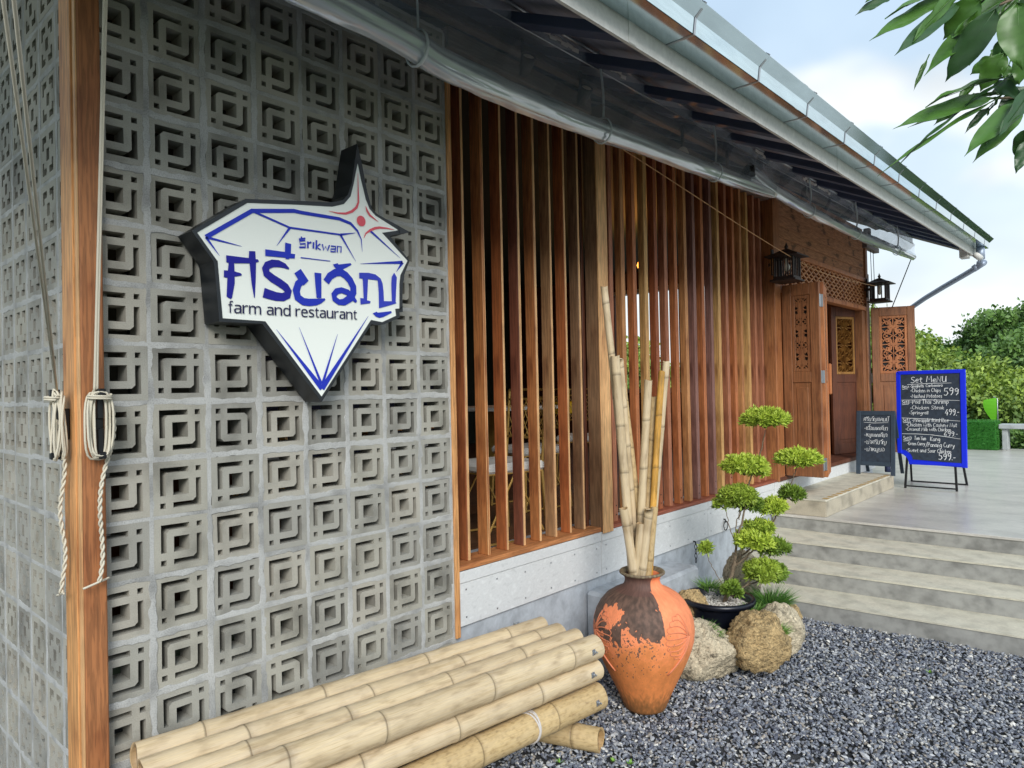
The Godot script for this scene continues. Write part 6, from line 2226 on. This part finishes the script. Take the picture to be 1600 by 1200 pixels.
	t = thing("chalkboard_stand", "small slate grey A frame chalkboard with Thai dishes in white chalk", "menu board", Vector3(7.70, 0.65, 0.112))
	t.basis = board_basis() * Basis(Vector3.RIGHT, -0.10)
	y0 = 0.10
	for q in [[0.0, 0.0, 0.046, y0 + h], [w - 0.046, 0.0, w, y0 + h]]:
		st = begin()
		mm(st, Vector3(q[0], q[1], -0.018), Vector3(q[2], q[3], 0.0), 0.004)
		put("stile", st, M.board_grey, t)
	for q in [[0.0465, y0 + h - 0.05, w - 0.0465, y0 + h - 0.001], [0.0465, y0, w - 0.0465, y0 + 0.045]]:
		st = begin()
		mm(st, Vector3(q[0], q[1], -0.017), Vector3(q[2], q[3], -0.001), 0.003)
		put("rail", st, M.board_grey, t)
	st = begin()
	mm(st, Vector3(0.046, y0 + 0.04, -0.014), Vector3(w - 0.046, y0 + h - 0.045, -0.007), 0.001)
	put("slate", st, M.chalkboard, t)
	for q in [0.02, w - 0.02]:
		st = begin()
		bar(st, Vector3(q, 0.03, -0.40), Vector3(q, y0 + h - 0.02, -0.03), 0.035, 0.018)
		put("rear_leg", st, M.board_grey, t)
	var rows := [["ศรีขวัญแคมป์", 0.075, 0.335, 0.60, 0.036], ["-เนื้อแดดเดียว", 0.085, 0.325, 0.50, 0.034], ["-หมูแดดเดียว", 0.085, 0.32, 0.425, 0.034], ["-ยำศรีขวัญ", 0.085, 0.315, 0.345, 0.038], ["-ยำหมูยอ", 0.085, 0.295, 0.265, 0.036]]
	for r in rows:
		st = begin()
		thai(st, r[0], r[1], r[2], r[3], r[4])
		put("chalk_writing", st, M.chalk, t)
	st = begin()
	ribbon(st, [0.08, 0.585, 0.003, 0.19, 0.578, 0.0045, 0.33, 0.585, 0.0025], -0.0062)
	put("chalk_rule", st, M.chalk, t)
	st = begin(true)
	tube(st, [Vector3(8.02, 0.655, 0.36), Vector3(8.02, 0.72, 0.36)], 0.03, 12)
	tag(put("small_can", st, M.inner_blue), "small blue can on the door step behind the chalkboards", "can")


func thai(st: SurfaceTool, words: String, x0: float, x1: float, y: float, high: float) -> void:
	# strokes of each letter on a body one unit tall; letters with advance 0 sit over or under the one before
	var g := {"ศ": [0.62, ".1,0 .1,.8 .3,1 .5,.8 .5,0|.1,.4 .3,.5|.45,.9 .65,1.15"], "ร": [0.5, ".4,1 .1,.95 .2,.7 .4,.6 .4,0 .28,.05"], "ี": [0, "-.5,1.18 -.3,1.3 -.08,1.18 -.08,1.5"], "ข": [0.62, "0,.85 .12,1 .12,.1 .25,0 .5,0 .5,1"], "ว": [0.5, ".05,.85 .25,1 .4,.8 .4,0 .28,.08"], "ั": [0, "-.42,1.25 -.3,1.18 -.02,1.45"], "ญ": [0.85, "0,0 0,.8 .15,1 .32,.8 .32,0 .7,0 .7,1|.3,-.25 .6,-.25"], "แ": [0.6, ".1,1 .1,0 .22,.1|.38,1 .38,0 .5,.1"], "ค": [0.62, ".1,0 .1,.7 .3,1 .5,.7 .5,0|.1,.35 .3,.5"], "ม": [0.62, "0,.9 .1,1 .1,.1 0,0 .14,.1 .5,.05 .5,1"], "ป": [0.62, "0,.9 .1,1 .1,0 .5,0 .5,1.45"], "์": [0, "-.4,1.3 -.25,1.5 -.1,1.3 0,1.6"], "เ": [0.3, ".1,1 .1,0 .22,.1"], "น": [0.62, "0,.9 .1,1 .1,0 .4,.2 .52,0 .52,1"], "ื": [0, "-.5,1.18 -.3,1.3 -.08,1.18 -.08,1.5|-.24,1.25 -.24,1.5"], "้": [0, "-.3,1.6 -.15,1.7 .05,1.9"], "อ": [0.62, ".1,.9 .3,1 .5,.7 .5,.1 .1,0 .1,.4 .25,.42"], "ด": [0.62, ".1,0 .1,.75 .3,1 .5,.75 .5,0|.1,.3 .28,.35"], "ย": [0.6, ".12,1 .02,.75 .2,.6 .08,.4 .08,0 .5,0 .5,1"], "ำ": [0.45, "-.12,1.2 -.06,1.32|.1,.9 .25,1 .35,.85 .35,0"], "ห": [0.62, "0,1 .1,1 .1,0 .15,.5 .45,1 .3,.6 .5,0"], "ู": [0, "-.25,-.1 -.25,-.4 -.06,-.4 -.06,-.1"], "-": [0.4, "0,.5 .28,.5"]}
	scribble(st, g, words, x0, x1, y, high, -0.0066, 0.0048, 0.10)


func latin() -> Dictionary:
	return {"S": [0.55, ".5,.9 .3,1 .1,.85 .15,.6 .4,.45 .5,.2 .3,0 .05,.1"], "e": [0.5, ".1,.32 .42,.38 .38,.58 .2,.6 .07,.35 .15,.05 .42,.08"], "t": [0.4, ".2,.95 .18,.15 .3,0 .38,.05|.02,.62 .38,.66"], "M": [0.75, ".05,0 .12,1 .35,.35 .6,1 .68,0"], "N": [0.65, ".06,0 .1,1 .5,.05 .55,1"], "U": [0.6, ".08,1 .08,.2 .25,0 .45,.1 .5,1|.5,.6 .53,0"], "A": [0.6, ".03,0 .28,1 .52,0|.12,.4 .45,.4"], "B": [0.55, ".1,0 .1,1 .4,.9 .38,.6 .1,.52 .45,.4 .42,.05 .1,0"], "C": [0.6, ".5,.85 .3,1 .08,.7 .08,.25 .3,0 .52,.12"], "D": [0.6, ".1,0 .1,1 .4,.85 .5,.45 .35,.08 .1,0"], "P": [0.55, ".1,0 .12,1 .45,.9 .42,.55 .12,.48"], "T": [0.55, "0,.95 .55,1|.28,.98 .25,0"], "G": [0.62, ".5,.85 .3,1 .08,.7 .08,.25 .3,0 .5,.1 .5,.42 .32,.42"], "Y": [0.55, ".03,1 .25,.5 .5,1|.25,.5 .22,0"], "K": [0.55, ".1,0 .1,1|.5,1 .12,.45 .5,0"], "R": [0.55, ".1,0 .12,1 .45,.9 .42,.55 .12,.48 .5,0"], "a": [0.52, ".42,.55 .2,.6 .06,.3 .18,.02 .4,.2 .43,.58 .46,.02"], "b": [0.5, ".1,1 .1,.02 .35,.05 .42,.35 .28,.58 .1,.4"], "c": [0.46, ".4,.5 .22,.6 .07,.3 .2,.02 .42,.1"], "d": [0.52, ".43,1 .43,.02|.43,.45 .2,.58 .07,.3 .2,.02 .42,.2"], "f": [0.36, ".38,.9 .25,1 .17,.8 .15,0|.02,.55 .34,.58"], "g": [0.5, ".42,.55 .2,.6 .07,.35 .2,.1 .42,.3 .43,.55 .42,-.25 .2,-.38 .06,-.25"], "h": [0.5, ".1,1 .1,0|.1,.4 .28,.6 .4,.45 .42,0"], "i": [0.22, ".1,.6 .1,0|.1,.8 .11,.9"], "k": [0.46, ".1,1 .1,0|.4,.6 .12,.3 .42,0"], "l": [0.22, ".1,1 .1,.05 .16,0"], "m": [0.75, ".08,.6 .08,0|.08,.42 .22,.6 .34,.45 .34,0|.34,.42 .5,.6 .62,.45 .64,0"], "n": [0.5, ".08,.6 .08,0|.08,.42 .26,.6 .4,.45 .42,0"], "o": [0.5, ".25,.6 .07,.35 .2,.02 .4,.2 .4,.48 .25,.6"], "p": [0.5, ".08,.6 .08,-.38|.08,.45 .28,.6 .42,.32 .25,.02 .08,.15"], "r": [0.4, ".08,.6 .08,0|.08,.4 .22,.58 .38,.55"], "s": [0.42, ".36,.52 .2,.6 .08,.45 .34,.2 .22,0 .05,.06"], "u": [0.5, ".08,.6 .08,.15 .22,0 .4,.15 .42,.6|.42,.3 .46,0"], "w": [0.68, ".04,.6 .16,0 .32,.45 .46,0 .6,.6"], "y": [0.48, ".06,.6 .22,.08|.42,.6 .2,-.2 .05,-.36"], "5": [0.55, ".48,1 .12,.98 .1,.58 .35,.6 .48,.3 .3,0 .05,.08"], "9": [0.55, ".45,.75 .3,1 .1,.8 .15,.55 .4,.6 .46,.85 .42,.3 .25,0"], "4": [0.55, ".35,1 .05,.35 .5,.38|.38,.62 .36,0"], "6": [0.55, ".42,1 .15,.6 .08,.25 .28,0 .46,.25 .3,.48 .1,.3"], "-": [0.35, ".02,.4 .28,.42"], ".": [0.2, ".06,0 .12,.05"], "/": [0.4, ".02,-.1 .38,1.1"], " ": [0.32, ""]}


func scribble(st: SurfaceTool, g: Dictionary, words: String, x0: float, x1: float, y: float, high: float, z: float, weight: float, slant: float) -> void:   # handwriting in single chalk strokes
	var total := 0.0
	for ch in words:
		total += g[ch][0]
	var k := (x1 - x0) / total
	var pen := 0.0
	for ch in words:
		var bob := rf(-0.05, 0.05)
		var grow := rf(0.92, 1.08)
		for s in (g[ch][1] as String).split("|", false):
			var m := []
			for p in s.split(" "):
				var v := p.split_floats(",")
				m.append_array([x0 + (pen + v[0]) * k + (v[1] * slant) * high, y + (v[1] * grow + bob) * high, weight * rf(0.8, 1.15)])
			ribbon(st, m, z)
			z += 0.00001
		pen += g[ch][0]


# ---- trees
func clump_mesh(salt: int, leaf: float) -> ArrayMesh:
	var g := RandomNumberGenerator.new()
	g.seed = salt
	var st := begin()
	for i in 8:
		var c := Vector3(g.randfn(), g.randfn() * 0.7, g.randfn()) * 0.5
		var d := Vector3(g.randf_range(-1, 1), g.randf_range(-0.7, 0.5), g.randf_range(-1, 1)).normalized()
		var s := d.cross(Vector3(g.randf_range(-1, 1), g.randf_range(0.2, 1), g.randf_range(-1, 1))).normalized()
		tri(st, c, c + d * leaf * 0.5 + s * leaf * 0.28, c + d * leaf)
		tri(st, c, c + d * leaf, c + d * leaf * 0.5 - s * leaf * 0.28)
	return done(st)


func tree(label: String, foot: Vector3, tall: float, spread: float, young: Color, old: Color, count: int, salt: int, leaf := 0.42) -> void:
	var g := RandomNumberGenerator.new()
	g.seed = salt
	var t := thing("tree", label, "tree", foot, "trees beyond the terrace")
	var st := begin(true)
	var fork := Vector3(g.randf_range(-0.3, 0.3), tall * 0.35, g.randf_range(-0.3, 0.3))
	tube(st, curve([Vector3(0, -0.3, 0), Vector3(0.1, tall * 0.18, 0.05), fork], 4), [0.20, 0.19, 0.18, 0.17, 0.16, 0.15, 0.14, 0.13, 0.12], 8)
	var lobes := []
	for i in 13:
		var a := TAU * i / 13.0 * 2.4 + g.randf_range(-0.3, 0.3)
		var r := spread * sqrt((i + 0.6) / 13.0) * 0.78
		var y := tall * (0.84 - 0.42 * pow(r / spread, 1.3)) + g.randf_range(-0.1, 0.1) * tall
		lobes.append([Vector3(cos(a) * r, y, sin(a) * r), spread * g.randf_range(0.26, 0.42)])
		tube(st, curve([fork, fork.lerp(lobes[-1][0], 0.5) + Vector3(0, -0.15, 0), lobes[-1][0]], 4), [0.09, 0.08, 0.075, 0.07, 0.06, 0.05, 0.04, 0.03, 0.02], 6)
	for i in 5:
		var a := TAU * i / 5.0 + 0.5
		lobes.append([Vector3(cos(a) * spread * 0.5, tall * g.randf_range(0.2, 0.42), sin(a) * spread * 0.5), spread * g.randf_range(0.28, 0.4)])
	put("trunk", st, M.bark, t)
	var places := []
	var cols := []
	for i in int(count * 1.9):
		var l: Array = lobes[g.randi() % lobes.size()]
		var d := Vector3(g.randfn(), g.randfn(), g.randfn()).normalized()
		var q: float = pow(g.randf(), 0.35) * l[1]
		var p: Vector3 = l[0] + Vector3(d.x, d.y * 0.72, d.z) * q
		if p.y < 0.1:
			continue
		places.append(Transform3D(Basis.from_euler(Vector3(g.randf() * 6.0, g.randf() * 6.0, g.randf() * 6.0)) * (leaf * 0.62 * g.randf_range(0.7, 1.2)), p))
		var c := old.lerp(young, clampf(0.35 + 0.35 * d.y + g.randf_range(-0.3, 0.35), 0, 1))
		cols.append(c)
	multi("crown", clump_mesh(salt, 0.62), M.leaf, places, cols, t)


func trees() -> void:
	var yg := Color(0.34, 0.46, 0.07)
	var gr := Color(0.17, 0.31, 0.06)
	var dk := Color(0.05, 0.11, 0.03)
	var og := Color(0.10, 0.18, 0.04)
	tree("airy yellow green tree seen just past the far door leaf", Vector3(20.5, -0.4, -3.6), 4.1, 2.6, yg, og, 5200, 5, 0.36)
	tree("tall dark green tree rising highest beyond the terrace bench", Vector3(22.5, -0.4, 0.7), 4.35, 2.3, gr, dk, 6500, 6, 0.36)
	tree("bushy yellow green tree low behind the garden flag", Vector3(17.6, -0.4, -0.2), 2.5, 1.7, yg, og, 4200, 7, 0.28)
	tree("dark rounded tree behind the turf planter", Vector3(20.0, -0.4, 0.6), 3.2, 1.9, gr, dk, 4800, 8, 0.34)
	tree("dense dark tree filling the gap above the menu board", Vector3(21.5, -0.4, -1.9), 3.0, 2.0, gr, og, 4800, 9, 0.36)
	tree("broad dark tree beyond the bench towards the lane", Vector3(20.5, -0.4, 3.4), 4.2, 2.8, gr, dk, 5200, 10, 0.36)
	tree("low leafy bush just below the bench slab", Vector3(16.2, -0.4, 1.6), 1.35, 1.5, gr, dk, 3600, 11, 0.22)
	tree("far pale tree closing the view behind the others", Vector3(27.0, -0.4, -4.5), 4.6, 3.2, gr, og, 4800, 12, 0.46)
	tree("leafy tree seen through the dining room window", Vector3(16.0, -0.4, -9.0), 3.6, 2.6, yg, og, 4800, 13, 0.34)
	tree("second leafy tree outside the dining room window", Vector3(13.6, -0.4, -8.6), 2.7, 2.0, gr, og, 4000, 14, 0.30)
	tree("green bush close outside the end of the house", Vector3(14.6, -0.4, -5.4), 2.5, 1.6, yg, og, 4000, 15, 0.26)


# ---- the overhanging branch close to the camera
func leaf_mesh(long: float, wide: float, droop: float, fold: float, side: float) -> ArrayMesh:   # grows along +x, upper side +y
	var st := begin(true)
	var n := 12
	var row := func(i: int, j: int) -> Vector3:
		var f := float(i) / n
		var w := wide * pow(sin(PI * pow(f, 0.85)), 0.75) * (1.0 - 0.25 * f)
		if f > 0.86:
			w = maxf(w * (1.0 - (f - 0.86) / 0.14), 0.0)
		var x := f * long
		var y := -droop * long * f * f + fold * absf(j) * w * 0.5
		var wave := 0.003 * sin(f * 14.0 + j * 2.0) * absf(j)
		return Vector3(x * (1.0 - 0.15 * droop * f), y + wave, j * 0.25 * w + side * long * f * f * 0.2)
	for i in n:
		for j in [-2, -1, 0, 1]:
			quad(st, row.call(i, j), row.call(i, j + 1), row.call(i + 1, j + 1), row.call(i + 1, j))
	tube(st, [Vector3(-0.02, 0, 0), Vector3(long * 0.3, -droop * long * 0.09 - 0.001, side * long * 0.018), Vector3(long * 0.75, -droop * long * 0.56 - 0.001, side * long * 0.1125)], [0.0022, 0.0018, 0.0008], 5)
	return done(st)


func branch() -> void:
	var t := thing("overhanging_branch", "leafy branch with long glossy leaves hanging into the sky above the eave", "branch")
	var st := begin(true)
	tube(st, curve([Vector3(2.814, 2.791, 2.583), Vector3(2.636, 2.772, 2.387), Vector3(2.461, 2.707, 2.267), Vector3(2.367, 2.683, 2.238), Vector3(2.286, 2.681, 2.149)], 5), [0.013, 0.013, 0.012, 0.012, 0.011, 0.011, 0.010, 0.010, 0.009, 0.009, 0.008, 0.008, 0.007, 0.007, 0.006, 0.006, 0.005, 0.005, 0.004, 0.004, 0.003], 7)
	tube(st, curve([Vector3(2.953, 3.432, 2.599), Vector3(2.639, 3.228, 2.398), Vector3(2.369, 3.057, 2.246), Vector3(2.246, 2.99, 2.184)], 5), [0.012, 0.012, 0.011, 0.011, 0.010, 0.010, 0.009, 0.009, 0.008, 0.008, 0.007, 0.006, 0.005, 0.005, 0.004, 0.004], 7)
	tube(st, curve([Vector3(2.814, 2.791, 2.583), Vector3(3.002, 3.132, 2.648), Vector3(2.953, 3.432, 2.599)], 5), 0.02, 8)
	tube(st, curve([Vector3(2.639, 3.228, 2.398), Vector3(2.308, 3.174, 2.181), Vector3(2.11, 3.057, 2.035)], 5), 0.005, 6)
	put("twig", st, M.bark, t)
	var k := 0
	for q in [[Vector3(2.123, 3.022, 2.048), Vector3(1.796, 2.823, 1.908), 0.062], [Vector3(2.097, 2.978, 2.093), Vector3(1.839, 2.774, 1.955), 0.069], [Vector3(2.085, 2.954, 2.155), Vector3(2.109, 2.882, 2.031), 0.113], [Vector3(2.312, 3.015, 2.182), Vector3(1.959, 2.749, 2.012), 0.09], [Vector3(2.059, 2.898, 2.199), Vector3(2.066, 2.708, 2.055), 0.105], [Vector3(1.982, 2.86, 2.263), Vector3(1.988, 2.654, 2.266), 0.132], [Vector3(2.229, 2.663, 2.16), Vector3(1.85, 2.553, 1.963), 0.068], [Vector3(2.286, 2.679, 2.149), Vector3(2.047, 2.595, 1.958), 0.036], [Vector3(2.236, 2.656, 2.167), Vector3(1.8, 2.402, 1.905), 0.02], [Vector3(2.233, 2.688, 2.09), Vector3(2.204, 2.619, 1.983), 0.045], [Vector3(2.283, 2.651, 2.144), Vector3(2.222, 2.566, 2.076), 0.03], [Vector3(2.246, 2.628, 2.253), Vector3(1.996, 2.44, 2.123), 0.086], [Vector3(2.301, 2.614, 2.239), Vector3(2.132, 2.45, 2.123), 0.065], [Vector3(2.247, 2.532, 2.252), Vector3(2.284, 2.443, 2.217), 0.058], [Vector3(2.26, 2.821, 2.196), Vector3(2.258, 2.715, 2.118), 0.088], [Vector3(2.297, 2.831, 2.163), Vector3(2.296, 2.795, 2.087), 0.057], [Vector3(2.297, 2.741, 2.161), Vector3(2.232, 2.641, 2.237), 0.057], [Vector3(2.321, 2.932, 2.116), Vector3(2.314, 2.876, 2.033), 0.037], [Vector3(2.075, 2.803, 1.993), Vector3(2.043, 2.701, 1.955), 0.019], [Vector3(1.942, 3.007, 1.923), Vector3(1.807, 2.937, 1.848), 0.04], [Vector3(2.27, 2.777, 2.206), Vector3(2.258, 2.733, 2.193), 0.041], [Vector3(2.185, 2.773, 2.262), Vector3(2.17, 2.67, 2.244), 0.068], [Vector3(2.486, 3.099, 2.227), Vector3(2.409, 3.003, 2.14), 0.069], [Vector3(2.201, 3.059, 2.061), Vector3(2.01, 2.976, 1.997), 0.036], [Vector3(2.327, 2.725, 2.194), Vector3(2.286, 2.691, 2.149), 0.036], [Vector3(2.252, 2.499, 2.257), Vector3(2.225, 2.384, 2.226), 0.052], [Vector3(2.361, 2.754, 2.232), Vector3(2.3, 2.716, 2.164), 0.054], [Vector3(2.345, 3.079, 2.146), Vector3(2.234, 2.983, 2.096), 0.073], [Vector3(2.377, 2.723, 2.25), Vector3(2.303, 2.636, 2.166), 0.072]]:
		for twin in 2:
			var a: Vector3 = q[0] + (Vector3(rf(0.0, 0.07), rf(0.02, 0.10), rf(0.0, 0.07)) if twin == 1 else Vector3.ZERO)
			var b: Vector3 = q[1] + (Vector3(rf(0.0, 0.08), rf(0.02, 0.10), rf(0.0, 0.08)) if twin == 1 else Vector3.ZERO)
			var x := (b - a).normalized()
			var wide: float = q[2] * (0.75 if twin == 1 else 1.0)
			var up := Vector3(rf(-0.35, 0.35), 1.0, rf(-0.35, 0.35)) - Vector3(0.05, 0.0, 0.0)
			var view := (Vector3(-0.731, 1.66, 2.526) - a).normalized()
			if k % 4 != 1:
				up = up * 0.45 + view * (1.2 if k % 2 == 0 else -1.2)
			up = (up - x * up.dot(x)).normalized()
			var o := put_mesh("leaf", leaf_mesh(a.distance_to(b) * 1.04, wide, rf(0.02, 0.14), rf(0.0, 0.22), rf(-0.25, 0.25)), M.big_leaf if k % 3 != 2 else M.big_leaf_dark, t, Transform3D(Basis(x, up, x.cross(up)), a))
			k += 1
